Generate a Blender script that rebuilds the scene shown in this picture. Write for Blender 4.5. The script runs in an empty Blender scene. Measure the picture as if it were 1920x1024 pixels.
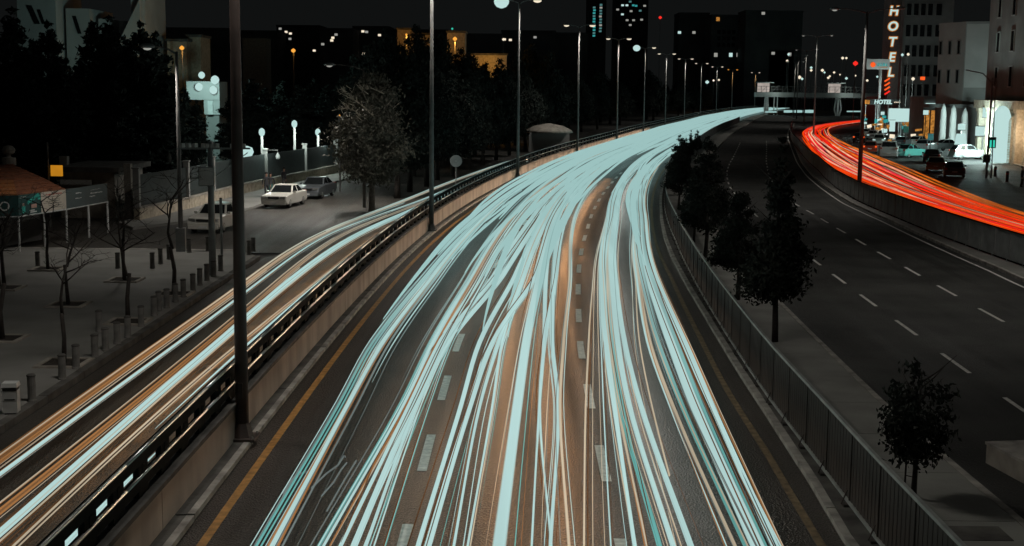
import bpy, bmesh, math, random
import numpy as np
from mathutils import Vector, Matrix
random.seed(7); rng = np.random.default_rng(7)
S = bpy.context.scene
COL = S.collection
PI = math.pi

# ------------------------------------------------------------------ camera
FPX, HC = 2500.0, 7.8                       # focal length in photo pixels, camera height (a footbridge over the road)
PITCH, ROLL = math.atan((512 - 166) / FPX), 0.010
_f = Vector((0, math.cos(PITCH), -math.sin(PITCH)))
_r0 = Vector((1, 0, 0)); _u0 = _r0.cross(_f)
_r = _r0 * math.cos(ROLL) + _u0 * math.sin(ROLL)
_u = _u0 * math.cos(ROLL) - _r0 * math.sin(ROLL)
cam = bpy.data.cameras.new('camera'); camo = bpy.data.objects.new('camera', cam); COL.objects.link(camo)
cam.sensor_width = 36; cam.lens = 36 * FPX / 1920; cam.clip_start = 0.5; cam.clip_end = 4000
camo.matrix_world = Matrix(((_r.x, _u.x, -_f.x, 0), (_r.y, _u.y, -_f.y, 0), (_r.z, _u.z, -_f.z, HC), (0, 0, 0, 1)))
S.camera = camo

# ------------------------------------------------------------------ night sky, exposure
W = bpy.data.worlds.new('World'); S.world = W; W.use_nodes = True
nt = W.node_tree; bg = nt.nodes['Background']
bg.inputs['Color'].default_value = (0.9, 1.0, 1.0, 1); bg.inputs['Strength'].default_value = 0.0056
S.view_settings.view_transform = 'Standard'; S.view_settings.look = 'None'
S.view_settings.exposure = 0; S.view_settings.gamma = 1; S.view_settings.use_curve_mapping = False
S.cycles.use_denoising = True
S.cycles.max_bounces = 5; S.cycles.transparent_max_bounces = 32; S.cycles.diffuse_bounces = 2; S.cycles.glossy_bounces = 2
S.cycles.sample_clamp_indirect = 4; S.cycles.caustics_reflective = False; S.cycles.caustics_refractive = False
BEAM = 70.0                                  # one headlight beam
LAMP = 0.55                                   # overall street-lamp level

def ray(px, py): return (_r * ((px - 960) / FPX) - _u * ((py - 512) / FPX) + _f)
def G(px, py, z=0.0):
    """the point of the level z that stands at this place of the photograph"""
    d = ray(px, py); t = (z - HC) / d.z
    return Vector((d.x * t, d.y * t, z))
def D(px, py, Y):
    """a point seen there, Y metres up the road"""
    d = ray(px, py); t = Y / d.y
    return Vector((d.x * t, Y, HC + d.z * t))
def hgt(px, py, q):
    d = ray(px, py); t = math.hypot(q[0], q[1]) / math.hypot(d.x, d.y)
    return HC + t * d.z

# ------------------------------------------------------------------ materials
def _pr(name):
    m = bpy.data.materials.new(name); m.use_nodes = True
    return m, m.node_tree, m.node_tree.nodes['Principled BSDF']
def mat(name, c, rough=0.7, metal=0.0, var=0.25, scale=3.0, bump=0.0, bscale=None, spec=0.5, detail=6, stretch=(1, 1, 1), c2=None):
    m, t, p = _pr(name); N, L = t.nodes, t.links
    tc = N.new('ShaderNodeTexCoord'); mp = N.new('ShaderNodeMapping'); mp.inputs['Scale'].default_value = stretch
    L.new(tc.outputs['Object'], mp.inputs['Vector'])
    no = N.new('ShaderNodeTexNoise'); no.inputs['Scale'].default_value = scale; no.inputs['Detail'].default_value = detail
    L.new(mp.outputs['Vector'], no.inputs['Vector'])
    r = N.new('ShaderNodeValToRGB'); r.color_ramp.elements[0].position = 0.3; r.color_ramp.elements[1].position = 0.72
    a = [max(0, x * (1 - var)) for x in c]; b = [min(1, x * (1 + var)) for x in c] if c2 is None else c2
    r.color_ramp.elements[0].color = (*a, 1); r.color_ramp.elements[1].color = (*b, 1)
    L.new(no.outputs['Fac'], r.inputs['Fac']); L.new(r.outputs['Color'], p.inputs['Base Color'])
    p.inputs['Roughness'].default_value = rough; p.inputs['Metallic'].default_value = metal
    p.inputs['Specular IOR Level'].default_value = spec
    if bump:
        n2 = N.new('ShaderNodeTexNoise'); n2.inputs['Scale'].default_value = bscale or scale * 6; n2.inputs['Detail'].default_value = 4
        L.new(mp.outputs['Vector'], n2.inputs['Vector'])
        bu = N.new('ShaderNodeBump'); bu.inputs['Strength'].default_value = bump; bu.inputs['Distance'].default_value = 0.03
        L.new(n2.outputs['Fac'], bu.inputs['Height']); L.new(bu.outputs['Normal'], p.inputs['Normal'])
    return m
def emis(name, c, s=1.0, var=0.0, scale=2.0, stretch=(1, 1, 1)):
    m = bpy.data.materials.new(name); m.use_nodes = True; t = m.node_tree; N, L = t.nodes, t.links
    for n in list(N):
        if n.type == 'BSDF_PRINCIPLED': N.remove(n)
    e = N.new('ShaderNodeEmission'); e.inputs['Color'].default_value = (*c, 1); e.inputs['Strength'].default_value = s
    if var:
        tc = N.new('ShaderNodeTexCoord'); mp = N.new('ShaderNodeMapping'); mp.inputs['Scale'].default_value = stretch
        no = N.new('ShaderNodeTexNoise'); no.inputs['Scale'].default_value = scale
        L.new(tc.outputs['Object'], mp.inputs['Vector']); L.new(mp.outputs['Vector'], no.inputs['Vector'])
        r = N.new('ShaderNodeMapRange'); r.inputs['From Min'].default_value = 0.35; r.inputs['From Max'].default_value = 0.65
        r.inputs['To Min'].default_value = s * (1 - var); r.inputs['To Max'].default_value = s
        L.new(no.outputs['Fac'], r.inputs['Value']); L.new(r.outputs['Result'], e.inputs['Strength'])
    L.new(e.outputs['Emission'], N['Material Output'].inputs['Surface'])
    return m
def asphalt(name, c, grain=0.5, rough=0.55, blot=.25):
    """coarse asphalt: aggregate speckle, tyre-polished bands along the lane (uv = metres across, metres along)"""
    m, t, p = _pr(name); N, L = t.nodes, t.links
    tc = N.new('ShaderNodeTexCoord')
    def noise(sc, det, src='Object', st=None):
        n = N.new('ShaderNodeTexNoise'); n.inputs['Scale'].default_value = sc; n.inputs['Detail'].default_value = det
        if st:
            mp = N.new('ShaderNodeMapping'); mp.inputs['Scale'].default_value = st
            L.new(tc.outputs[src], mp.inputs['Vector']); L.new(mp.outputs['Vector'], n.inputs['Vector'])
        else: L.new(tc.outputs[src], n.inputs['Vector'])
        return n
    n1 = noise(34, 4); n2 = noise(0.35, 4); n3 = noise(1.0, 3, 'UV', (1.6, 0.04, 1)); vo = N.new('ShaderNodeTexVoronoi')
    vo.inputs['Scale'].default_value = 26; L.new(tc.outputs['Object'], vo.inputs['Vector'])
    def ramp(src, lo, hi, a, b):
        r = N.new('ShaderNodeMapRange'); r.inputs['From Min'].default_value = lo; r.inputs['From Max'].default_value = hi
        r.inputs['To Min'].default_value = a; r.inputs['To Max'].default_value = b
        L.new(src, r.inputs['Value']); return r.outputs['Result']
    def mul(a, b):
        x = N.new('ShaderNodeMath'); x.operation = 'MULTIPLY'; L.new(a, x.inputs[0]); L.new(b, x.inputs[1]); return x.outputs[0]
    f = mul(mul(ramp(n1.outputs['Fac'], 0.34, 0.68, 1 - grain, 1 + grain), ramp(n2.outputs['Fac'], 0.3, 0.7, 1 - blot, 1 + blot)),
            ramp(n3.outputs['Fac'], 0.3, 0.7, 0.75, 1.2))
    mx = N.new('ShaderNodeMix'); mx.data_type = 'RGBA'; mx.blend_type = 'MULTIPLY'; mx.inputs['Factor'].default_value = 1
    mx.inputs['A'].default_value = (*c, 1)
    co = N.new('ShaderNodeCombineColor')
    for k in range(3): L.new(f, co.inputs[k])
    L.new(co.outputs['Color'], mx.inputs['B']); L.new(mx.outputs['Result'], p.inputs['Base Color'])
    L.new(ramp(n3.outputs['Fac'], 0.3, 0.7, rough - 0.12, rough + 0.12), p.inputs['Roughness'])
    bu = N.new('ShaderNodeBump'); bu.inputs['Strength'].default_value = 1.0; bu.inputs['Distance'].default_value = 0.03
    L.new(vo.outputs['Distance'], bu.inputs['Height']); L.new(bu.outputs['Normal'], p.inputs['Normal'])
    return m

def soft(m, edge=0.55):
    """a trail is a thread of light, not a solid rod: the glow thins out towards its rim"""
    t = m.node_tree; N, L = t.nodes, t.links
    e = [n for n in N if n.type == 'EMISSION'][0]; out = N['Material Output']
    uv = N.new('ShaderNodeUVMap'); uv.uv_map = 'uv'; sx = N.new('ShaderNodeSeparateXYZ'); L.new(uv.outputs['UV'], sx.inputs['Vector'])   # uv.x runs from -1 to 1 across the thread
    ab = N.new('ShaderNodeMath'); ab.operation = 'ABSOLUTE'; L.new(sx.outputs['X'], ab.inputs[0])
    r = N.new('ShaderNodeMapRange'); r.interpolation_type = 'SMOOTHSTEP'; r.inputs['From Min'].default_value = 1.0; r.inputs['From Max'].default_value = 1.0 - edge
    L.new(ab.outputs[0], r.inputs['Value'])
    tr_ = N.new('ShaderNodeBsdfTransparent'); mx = N.new('ShaderNodeMixShader')
    L.new(r.outputs['Result'], mx.inputs['Fac']); L.new(tr_.outputs[0], mx.inputs[1]); L.new(e.outputs[0], mx.inputs[2]); L.new(mx.outputs[0], out.inputs['Surface'])
    return m
def emis2(name, c0, c1, y0=38, y1=62, var=0.35, scale=0.4, stretch=(1, .12, 1), edge=0.6):
    """a light trail: coloured where single lamps are resolved, white where many overlap further up the road"""
    m = emis(name, c0, 1.0, var, scale, stretch); t = m.node_tree; N, L = t.nodes, t.links
    tc = N.new('ShaderNodeTexCoord'); sp = N.new('ShaderNodeSeparateXYZ'); L.new(tc.outputs['Object'], sp.inputs['Vector'])
    soft(m, edge)
    r = N.new('ShaderNodeMapRange'); r.inputs['From Min'].default_value = y0; r.inputs['From Max'].default_value = y1; L.new(sp.outputs['Y'], r.inputs['Value'])
    mx = N.new('ShaderNodeMix'); mx.data_type = 'RGBA'; mx.inputs['A'].default_value = (*c0, 1); mx.inputs['B'].default_value = (*c1, 1)
    L.new(r.outputs['Result'], mx.inputs['Factor']); e = [n for n in N if n.type == 'EMISSION'][0]; L.new(mx.outputs['Result'], e.inputs['Color'])
    return m
def softm(*a): return soft(emis(*a), .6)
M = {}
M['asphalt'] = asphalt('asphalt_worn', (0.054, 0.046, 0.040), 0.9, 0.44)
M['asphalt_side'] = asphalt('asphalt_side', (0.060, 0.054, 0.046), 0.35, 0.6)
M['asphalt_right'] = asphalt('asphalt_right', (0.050, 0.050, 0.047), 0.35, 0.75, .45)
M['earth'] = mat('earth', (0.05, 0.048, 0.044), 0.95, var=0.4, scale=0.4)
M['concrete'] = mat('stained_concrete', (0.42, 0.36, 0.31), 0.85, var=0.35, scale=0.9, bump=0.3, bscale=9, stretch=(1, 1, 0.35))
M['concrete_lip'] = mat('worn_kerb_concrete', (0.36, 0.34, 0.31), 0.85, var=0.45, scale=2.2, bump=0.4, bscale=14)
M['coping'] = mat('dirty_coping', (0.10, 0.095, 0.088), 0.9, var=0.5, scale=1.6, bump=0.3)
M['paving'] = mat('plaza_paving', (0.23, 0.225, 0.21), 0.8, var=0.22, scale=0.5, bump=0.15, bscale=20)
M['median'] = mat('median_paving', (0.27, 0.27, 0.25), 0.85, var=0.2, scale=0.7, bump=0.2, bscale=12)
M['paint_white'] = mat('worn_white_paint', (0.70, 0.69, 0.65), 0.7, var=0.25, scale=7, bump=0.2)
M['paint_yellow'] = mat('worn_yellow_paint', (0.50, 0.25, 0.07), 0.7, var=0.35, scale=5)
M['paint_faded'] = mat('faded_yellow_paint', (0.20, 0.14, 0.08), 0.8, var=0.5, scale=5)
M['rail'] = mat('dark_rail_steel', (0.012, 0.014, 0.014), 0.9, 0.0, var=0.3, scale=4, spec=.02)
M['rail_highlight'] = mat('rail_highlight_steel', (0.55, 0.57, 0.56), 0.34, 1.0, var=0.08, scale=4)
M['reflector'] = mat('white_reflector', (0.8, 0.84, 0.84), 0.4, var=0.05)
M['pole'] = mat('grey_galvanised_pole', (0.20, 0.195, 0.19), 0.75, 0.0, var=0.2, scale=3, spec=.2)
M['pole_brown'] = mat('brown_painted_pole', (0.085, 0.062, 0.056), 0.5, 0.2, var=0.25, scale=2)
M['fence_brown'] = mat('brown_sheet_fence', (0.045, 0.037, 0.033), 0.7, 0.0, var=0.3, scale=1.2)
M['fence_grey'] = mat('grey_sheet_fence', (0.27, 0.29, 0.29), 0.6, 0.2, var=0.25, scale=1.2)
M['fence_rail'] = mat('pale_fence_rail', (0.40, 0.42, 0.41), 0.5, 0.3, var=0.3, scale=2)
M['leaf'] = mat('dark_leaf', (0.022, 0.026, 0.020), 0.7, var=0.5, scale=8, spec=.3)
M['leaf_lit'] = mat('lit_tree_leaf', (0.105, 0.10, 0.08), 0.8, var=0.5, scale=6, spec=.25)  # leaf colour lightened to brighten the lamplit tree
M['leaf_black'] = mat('cypress_leaf', (0.028, 0.034, 0.030), 0.9, var=0.5, scale=4, spec=.15)
M['bark'] = mat('bark', (0.040, 0.033, 0.029), 0.9, var=0.4, scale=9, bump=0.4)
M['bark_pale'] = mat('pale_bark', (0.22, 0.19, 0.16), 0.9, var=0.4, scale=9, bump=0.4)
M['soil'] = mat('tree_pit_soil', (0.035, 0.028, 0.022), 1, var=0.5, scale=12, bump=0.6)
M['stone'] = mat('pale_stone', (0.34, 0.31, 0.27), 0.85, var=0.3, scale=2, bump=0.3)
M['cream_stone'] = mat('cream_stone', (0.42, 0.36, 0.28), 0.85, var=0.3, scale=3, bump=0.3)
M['wall_dark'] = mat('dark_render', (0.20, 0.195, 0.19), 0.9, var=0.25, scale=0.3)
M['wall_grey'] = mat('grey_render', (0.30, 0.30, 0.29), 0.9, var=0.2, scale=0.3)
M['wall_pale'] = mat('pale_render', (0.5, 0.5, 0.49), 0.9, var=0.15, scale=0.3)
M['wall_far'] = mat('far_render', (0.12, 0.12, 0.12), 0.9, var=0.3, scale=0.1)
M['glass'] = mat('dark_glass', (0.012, 0.014, 0.015), 0.12, var=0.3)
M['black'] = mat('black_plastic', (0.015, 0.015, 0.015), 0.5)
M['tyre'] = mat('tyre_rubber', (0.018, 0.018, 0.018), 0.85)
M['bollard'] = mat('weathered_bollard', (0.17, 0.165, 0.155), 0.85, var=0.3, scale=4)
M['steel'] = mat('bright_steel', (0.5, 0.5, 0.5), 0.35, 0.9)
M['white_metal'] = mat('white_metal', (0.6, 0.61, 0.6), 0.5, var=0.1)
M['grey_metal'] = mat('grey_box_metal', (0.30, 0.32, 0.32), 0.5, 0.2, var=0.12)
M['tile'] = mat('terracotta_tile', (0.24, 0.085, 0.04), 0.8, var=0.45, scale=5)
M['tile_or'] = mat('orange_tile', (0.34, 0.13, 0.04), 0.8, var=0.3, scale=5)
M['teal_print'] = mat('dark_teal_print', (0.010, 0.055, 0.052), 0.5, var=0.15)
M['teal_bright'] = mat('bright_teal_print', (0.03, 0.42, 0.36), 0.5, var=0.3, scale=2)
M['cream_print'] = mat('cream_print', (0.56, 0.50, 0.42), 0.6, var=0.06)
M['slate_print'] = mat('slate_print', (0.055, 0.075, 0.078), 0.5, var=0.1)
M['dark_sheet'] = mat('dark_green_sheet', (0.018, 0.026, 0.026), 0.6, var=.3)
M['red_print'] = mat('red_print', (0.45, 0.06, 0.04), 0.6)
M['skin_print'] = mat('pink_print', (0.55, 0.32, 0.26), 0.6)
M['orange_print'] = emis('orange_backlit_sign', (0.52, 0.21, 0.012), 1.0, .15, 1.5)
M['skin'] = mat('skin', (0.35, 0.2, 0.14), 0.6, var=0.1)
M['cloth_dark'] = mat('dark_cloth', (0.035, 0.035, 0.04), 0.9)
M['cloth_teal'] = mat('teal_cloth', (0.05, 0.13, 0.12), 0.9)
M['cloth_grey'] = mat('grey_cloth', (0.12, 0.12, 0.12), 0.9)
M['hair'] = mat('dark_hair', (0.012, 0.01, 0.01), 0.8)
for k, c in dict(white=(0.62, 0.60, 0.55), silver=(0.42, 0.44, 0.44), grey=(0.10, 0.11, 0.12), black=(0.02, 0.02, 0.022), teal=(0.10, 0.36, 0.32),
                 gold=(0.34, 0.24, 0.11), red=(0.30, 0.05, 0.03)).items():
    M['car_' + k] = mat('car_paint_' + k, c, 0.28, 0.1, var=0.05)
CY = (0.33, 0.535, 0.52)
CN = (0.475, 0.695, 0.675)
M['t_white'] = emis2('headlight_white', CN, CY, 30, 100, .14, .5, (3, .05, 1), .42)
M['t_mass'] = emis('headlight_white_merged', CY, 1.0)
M['t_cream'] = emis2('headlight_cream', (0.60, 0.50, 0.36), CY, 40, 80)
M['t_orange'] = emis2('trail_amber', (0.42, 0.19, 0.065), (.55, .5, .38), 36, 70, edge=.95)  # amber trails, and the amber glow flanking a white core
M['t_teal'] = emis2('headlight_teal', (0.15, 0.44, 0.41), CY, 26, 44)
M['t_grey'] = emis2('dim_grey_glint', (0.20, 0.24, 0.23), CY, 30, 60, .5)
M['t_brown'] = softm('dim_amber_glint', (0.16, 0.075, 0.03), 1.0, 0.5, 0.4)
M['t_red'] = softm('tail_light_red', (1.0, 0.022, 0.006), 1.0, 0.3, 0.15)
M['t_redor'] = softm('tail_light_orange_red', (1.0, 0.065, 0.004), 1.0, 0.25, 0.15)
M['t_amber'] = softm('tail_light_amber', (1.0, 0.22, 0.02), 1.0, 0.5, 0.2)
M['t_pink'] = softm('tail_light_pale', (1.0, 0.55, 0.36), 1.0, 0.3, 0.2)
M['t_magenta'] = softm('tail_light_pinkish', (0.9, 0.02, 0.09), 1.0, 0.3, 0.2)
M['e_white'] = emis('lamp_white', (0.50, 0.72, 0.69), 1.0)
M['e_warm'] = emis('lamp_warm', (0.95, 0.82, 0.62), 1.0)
M['e_dim'] = emis('lamp_dim', (0.30, 0.30, 0.27), 1.0)
M['e_orange'] = emis('lamp_sodium', (1.0, 0.42, 0.06), 1.0)
M['e_shop'] = emis('shop_amber', (0.62, 0.26, 0.05), 1.0, 0.75, 2.5)
M['e_teal'] = emis('window_teal', (0.04, 0.36, 0.36), 1.0, 0.4, 1.5)
M['e_tealdim'] = emis('window_teal_dim', (0.10, 0.26, 0.26), 1.0, 0.7, 0.6)
M['e_red'] = emis('lamp_red', (1.0, 0.03, 0.02), 1.0)
M['e_redor'] = emis('lamp_red_orange', (1.0, 0.12, 0.02), 1.0)
M['e_green'] = emis('lamp_green', (0.04, 0.55, 0.40), 1.0)
M['e_rim'] = emis('sign_rim_amber', (0.42, 0.15, 0.03), 1.0)
M['e_booth'] = emis('booth_light', (0.46, 0.40, 0.36), 1.0, 0.3, 0.5)

# ------------------------------------------------------------------ mesh helpers
class MB:
    def __init__(s): s.v = []; s.f = []; s.uv = None
    def add(s, vs, fs):
        n = len(s.v); s.v += [tuple(v) for v in vs]; s.f += [tuple(n + i for i in f) for f in fs]; return s
    def box(s, c, d, rz=0, rx=0, ry=0, taper=1.0):
        x, y, z = d[0] / 2, d[1] / 2, d[2] / 2
        R = Matrix.Rotation(rz, 3, 'Z') @ Matrix.Rotation(ry, 3, 'Y') @ Matrix.Rotation(rx, 3, 'X')
        vs = []
        for sz in (-1, 1):
            k = taper if sz > 0 else 1
            for sx, sy in ((-1, -1), (1, -1), (1, 1), (-1, 1)): vs.append(Vector(c) + R @ Vector((sx * x * k, sy * y * k, sz * z)))
        return s.add(vs, [(3, 2, 1, 0), (4, 5, 6, 7), (0, 1, 5, 4), (1, 2, 6, 5), (2, 3, 7, 6), (3, 0, 4, 7)])
    def bar(s, a, b, w, h):
        a, b = Vector(a), Vector(b); d = b - a; l = d.length
        if l < 1e-6: return s
        d /= l; up = Vector((0, 0, 1)) if abs(d.z) < 0.95 else Vector((0, 1, 0))
        x = d.cross(up).normalized(); z = x.cross(d)
        vs = [p + x * (sx * w / 2) + z * (sz * h / 2) for p in (a, b) for sx, sz in ((-1, -1), (1, -1), (1, 1), (-1, 1))]
        return s.add(vs, [(0, 1, 2, 3), (7, 6, 5, 4), (0, 4, 5, 1), (1, 5, 6, 2), (2, 6, 7, 3), (3, 7, 4, 0)])
    def tube(s, pts, rs, n=6, cap=True, flat=None):
        """pts along a path, radius (or list); flat = vertical radius for an elliptical section"""
        pts = [Vector(p) for p in pts]; k = len(pts)
        if not hasattr(rs, '__len__'): rs = [rs] * k
        base = len(s.v)
        for i, p in enumerate(pts):
            d = (pts[min(i + 1, k - 1)] - pts[max(i - 1, 0)]).normalized()
            up = Vector((0, 0, 1)) if abs(d.z) < 0.9 else Vector((0, 1, 0))
            x = d.cross(up).normalized(); z = x.cross(d)
            for j in range(n):
                a = 2 * PI * j / n
                if s.uv is not None: s.uv.append((math.cos(a), .0))
                s.v.append(tuple(p + x * (rs[i] * math.cos(a)) + z * ((min(flat, rs[i]) if flat else rs[i]) * math.sin(a))))
        for i in range(k - 1):
            for j in range(n):
                a, b = base + i * n + j, base + i * n + (j + 1) % n
                s.f.append((a, b, b + n, a + n))
        if cap:
            s.f.append(tuple(base + j for j in range(n))[::-1]); s.f.append(tuple(base + (k - 1) * n + j for j in range(n)))
        return s
    def lathe(s, c, prof, n=16):
        base = len(s.v)
        for r, z in prof:
            for j in range(n):
                a = 2 * PI * j / n; s.v.append((c[0] + r * math.cos(a), c[1] + r * math.sin(a), c[2] + z))
        for i in range(len(prof) - 1):
            for j in range(n):
                a, b = base + i * n + j, base + i * n + (j + 1) % n
                s.f.append((a, b, b + n, a + n))
        s.f.append(tuple(base + j for j in range(n))[::-1]); s.f.append(tuple(base + (len(prof) - 1) * n + j for j in range(n)))
        return s
    def prism(s, poly, z0, z1):
        n = len(poly); vs = [(p[0], p[1], z0) for p in poly] + [(p[0], p[1], z1) for p in poly]
        return s.add(vs, [tuple(range(n))[::-1], tuple(range(n, 2 * n))] + [(i, (i + 1) % n, n + (i + 1) % n, n + i) for i in range(n)])
    def slab(s, p0, p1, z0, z1, t):
        """an upright plate from p0 to p1, thickness t"""
        a, b = Vector((p0[0], p0[1], 0)), Vector((p1[0], p1[1], 0)); d = (b - a).normalized(); nn = Vector((d.y, -d.x, 0)) * (t / 2)
        return s.prism([a - nn, b - nn, b + nn, a + nn][::-1] if False else [a + nn, b + nn, b - nn, a - nn], z0, z1)
def mk(name, mb, m, smooth=False):
    me = bpy.data.meshes.new(name); me.from_pydata(mb.v, [], mb.f); me.validate(); me.update()
    if mb.uv is not None and len(me.vertices) == len(mb.uv):
        u = me.uv_layers.new(name='uv')
        for l in me.loops: u.data[l.index].uv = mb.uv[l.vertex_index]
    for x in (m if isinstance(m, (list, tuple)) else [m]): me.materials.append(x)
    if smooth: me.polygons.foreach_set('use_smooth', [True] * len(me.polygons))
    return me
def obj(name, mb, m, parent=None, smooth=False, world=False, me=None):
    """one mesh object; world=True: mb is in world coordinates although it hangs under a parent that stands elsewhere"""
    if world and parent is not None:
        L = parent
        off = Vector((0, 0, 0))
        while L is not None: off += L.location; L = L.parent
        mb.v = [tuple(Vector(v) - off) for v in mb.v]
    o = bpy.data.objects.new(name, me or mk(name, mb, m, smooth)); COL.objects.link(o)
    if parent is not None: o.parent = parent
    return o
def tag(o, label, cat, group=None, kind=None):
    o['label'] = label
    if cat: o['category'] = cat
    if group: o['group'] = group
    if kind: o['kind'] = kind
    return o
def thing(name, label, cat, loc=(0, 0, 0), rz=0.0, group=None):
    o = bpy.data.objects.new(name, None); COL.objects.link(o); o.location = loc; o.rotation_euler = (0, 0, rz); o.empty_display_size = 0.3
    return tag(o, label, cat, group)
def struct(name, mb, m, parent=None, smooth=False):
    o = obj(name, mb, m, parent, smooth); o['kind'] = 'structure'; return o
def stuff(name, mb, m, label=None, parent=None):
    o = obj(name, mb, m, parent); o['kind'] = 'stuff'
    if label: o['label'] = label
    return o
def dup(root, loc, rz=0.0, label=None, scale=None):
    def cp(o, par):
        c = o.copy(); COL.objects.link(c); c.parent = par
        for ch in o.children: cp(ch, c)
        return c
    r = cp(root, None); r.location = loc; r.rotation_euler = (0, 0, rz)
    if label: r['label'] = label
    if scale: r.scale = scale if hasattr(scale, '__len__') else (scale,) * 3
    return r
def light(name, loc, power, color, parent=None, kind='POINT', size=0.2, rot=None, spot=150, blend=0.6):
    l = bpy.data.lights.new(name, kind); l.energy = power; l.color = color
    l.shadow_soft_size = size
    if kind == 'SPOT': l.spot_size = math.radians(spot); l.spot_blend = blend
    o = bpy.data.objects.new(name, l); COL.objects.link(o); o.location = loc
    if rot: o.rotation_euler = rot
    if parent is not None: o.parent = parent
    return o
def text_mb(s, size, depth=0.05, shear=0.0, bold=0.0):
    cu = bpy.data.curves.new('lettering', 'FONT'); cu.body = s; cu.size = size; cu.extrude = depth / 2; cu.shear = shear; cu.offset = bold
    cu.align_x = 'CENTER'; cu.align_y = 'CENTER'; cu.resolution_u = 3
    o = bpy.data.objects.new('lettering', cu); COL.objects.link(o)
    me = o.evaluated_get(bpy.context.evaluated_depsgraph_get()).to_mesh()
    mb = MB(); mb.v = [tuple(v.co) for v in me.vertices]; mb.f = [tuple(p.vertices) for p in me.polygons]
    bpy.data.objects.remove(o); bpy.data.curves.remove(cu)
    return mb
def xf(mb, mtx):
    mb.v = [tuple(mtx @ Vector(v)) for v in mb.v]; return mb

# ------------------------------------------------------------------ the road's line: the foot of the long retaining wall, measured up the road
_wy = [-40, 0, 20, 30, 40, 55, 63.5, 73, 85, 98, 110, 129, 151, 188, 229, 268, 308, 370, 420, 474, 530, 566, 700, 900]
_wx = [-6.08, -6.08, -6.06, -6.02, -5.9, -5.5, -5.12, -4.5, -3.5, -2.1, -.6, 1.95, 5.75, 12.9, 20.7, 28.7, 37.6, 50.6, 62.3, 75.6, 91, 103, 150, 225]
_yy = np.arange(-40, 900, 1.0)
_xx = np.interp(_yy, _wy, _wx)
for _ in range(4): _xx = np.convolve(np.pad(_xx, 5, 'edge'), np.ones(11) / 11, 'valid')
_xx[:45] = -6.08
def P(t, u, z=0.0):
    """t metres up the road, u metres right of its middle line"""
    x = float(np.interp(t, _yy, _xx)); x2 = float(np.interp(t + 0.5, _yy, _xx)); x1 = float(np.interp(t - 0.5, _yy, _xx))
    d = Vector((x2 - x1, 1.0, 0)).normalized(); n = Vector((d.y, -d.x, 0))
    q = Vector((x, t, 0)) + n * (u + 6.05)
    return Vector((q.x, q.y, z))
def head(t):
    return math.atan2(float(np.interp(t + 2, _yy, _xx)) - float(np.interp(t - 2, _yy, _xx)), 4.0)
def TU(X, Y):
    t = Y
    for _ in range(12):
        p0 = P(t, 0); h = head(t); t += (X - p0.x) * math.sin(h) + (Y - p0.y) * math.cos(h)
    p0 = P(t, 0); h = head(t)
    return t, (X - p0.x) * math.cos(h) - (Y - p0.y) * math.sin(h)
class Line:
    """a line along the road given by points: u as a function of t"""
    def __init__(s, pts):
        q = sorted(TU(*p) for p in pts); s.t = [a for a, b in q]; s.u = [b for a, b in q]
    def __call__(s, t): return float(np.interp(t, s.t, s.u))
const = lambda c: (lambda t: c)
def ts(a, b, st): 
    n = max(1, int(round((b - a) / st))); return [a + (b - a) * i / n for i in range(n + 1)]
def strip(mb, ua, ub, t0, t1, z, st=2.0, zb=None):
    T = ts(t0, t1, st); base = len(mb.v)
    if mb.uv is None: mb.uv = []
    for t in T:
        a, b = ua(t), ub(t); mb.v += [tuple(P(t, a, z)), tuple(P(t, b, z if zb is None else zb))]; mb.uv += [(a, t), (b, t)]
    for i in range(len(T) - 1):
        k = base + 2 * i; mb.f.append((k, k + 1, k + 3, k + 2))
    return mb
def block(mb, ua, ub, t0, t1, z0, z1, st=2.0):
    """a solid run along the road between two lines"""
    T = ts(t0, t1, st); base = len(mb.v)
    for t in T:
        a, b = ua(t), ub(t)
        mb.v += [tuple(P(t, a, z0)), tuple(P(t, b, z0)), tuple(P(t, b, z1)), tuple(P(t, a, z1))]
    for i in range(len(T) - 1):
        k = base + 4 * i
        for j in range(4): mb.f.append((k + j, k + (j + 1) % 4, k + 4 + (j + 1) % 4, k + 4 + j))
    k = base + 4 * (len(T) - 1)
    mb.f += [(base + 3, base + 2, base + 1, base), (k, k + 1, k + 2, k + 3)]
    return mb
# lines measured in the photograph
kerbR = Line([(5.79, 10), (5.79, 22.3), (5.98, 25.9), (6.14, 31), (6.29, 36.1), (6.64, 45.1), (7.16, 56.9), (7.85, 68.1), (9.48, 85.6)])
fenR = Line([(6.33, 10), (6.35, 22.3), (6.42, 27), (6.5, 32.9), (6.86, 42.4), (7.63, 56.9), (8.41, 68.2), (9.91, 86.4)])
walkR = Line([(9.33, 10), (9.33, 23.3), (9.3, 27.6), (9.36, 33.1), (9.55, 38.7), (9.86, 47.1), (10.24, 56), (10.59, 61.1)])
line1 = Line([(12.5, 20), (12.76, 33.1), (12.96, 38.5), (13.22, 44.1), (13.48, 50), (13.78, 55.7), (14.08, 61.7), (14.5, 70), (15.51, 85.5), (17.78, 109.4), (19.99, 124.7), (25.56, 155.6), (34.64, 204.4)])
line2 = Line([(16.2, 20), (16.91, 44), (17.14, 49.2), (17.43, 54.7), (17.79, 60.9), (18.5, 72.9), (19.3, 84.8), (19.94, 96), (22.34, 114.4), (26.23, 137.7), (29.62, 156.4), (39.65, 209.8)])
edgeR = Line([(19.7, 20), (20.6, 44), (20.81, 53.9), (21.16, 58.9), (21.56, 67), (22.5, 80.7), (23.33, 94.1), (25.28, 109.8), (29.1, 134.5), (37.5, 180)])
fen2 = Line([(23.1, 20), (23.0, 50), (22.9, 61.7), (22.95, 65.8), (23.14, 72.8), (23.65, 82), (24.4, 93.8), (25.9, 106.6), (29.7, 129.4), (41.7, 200)])
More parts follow.
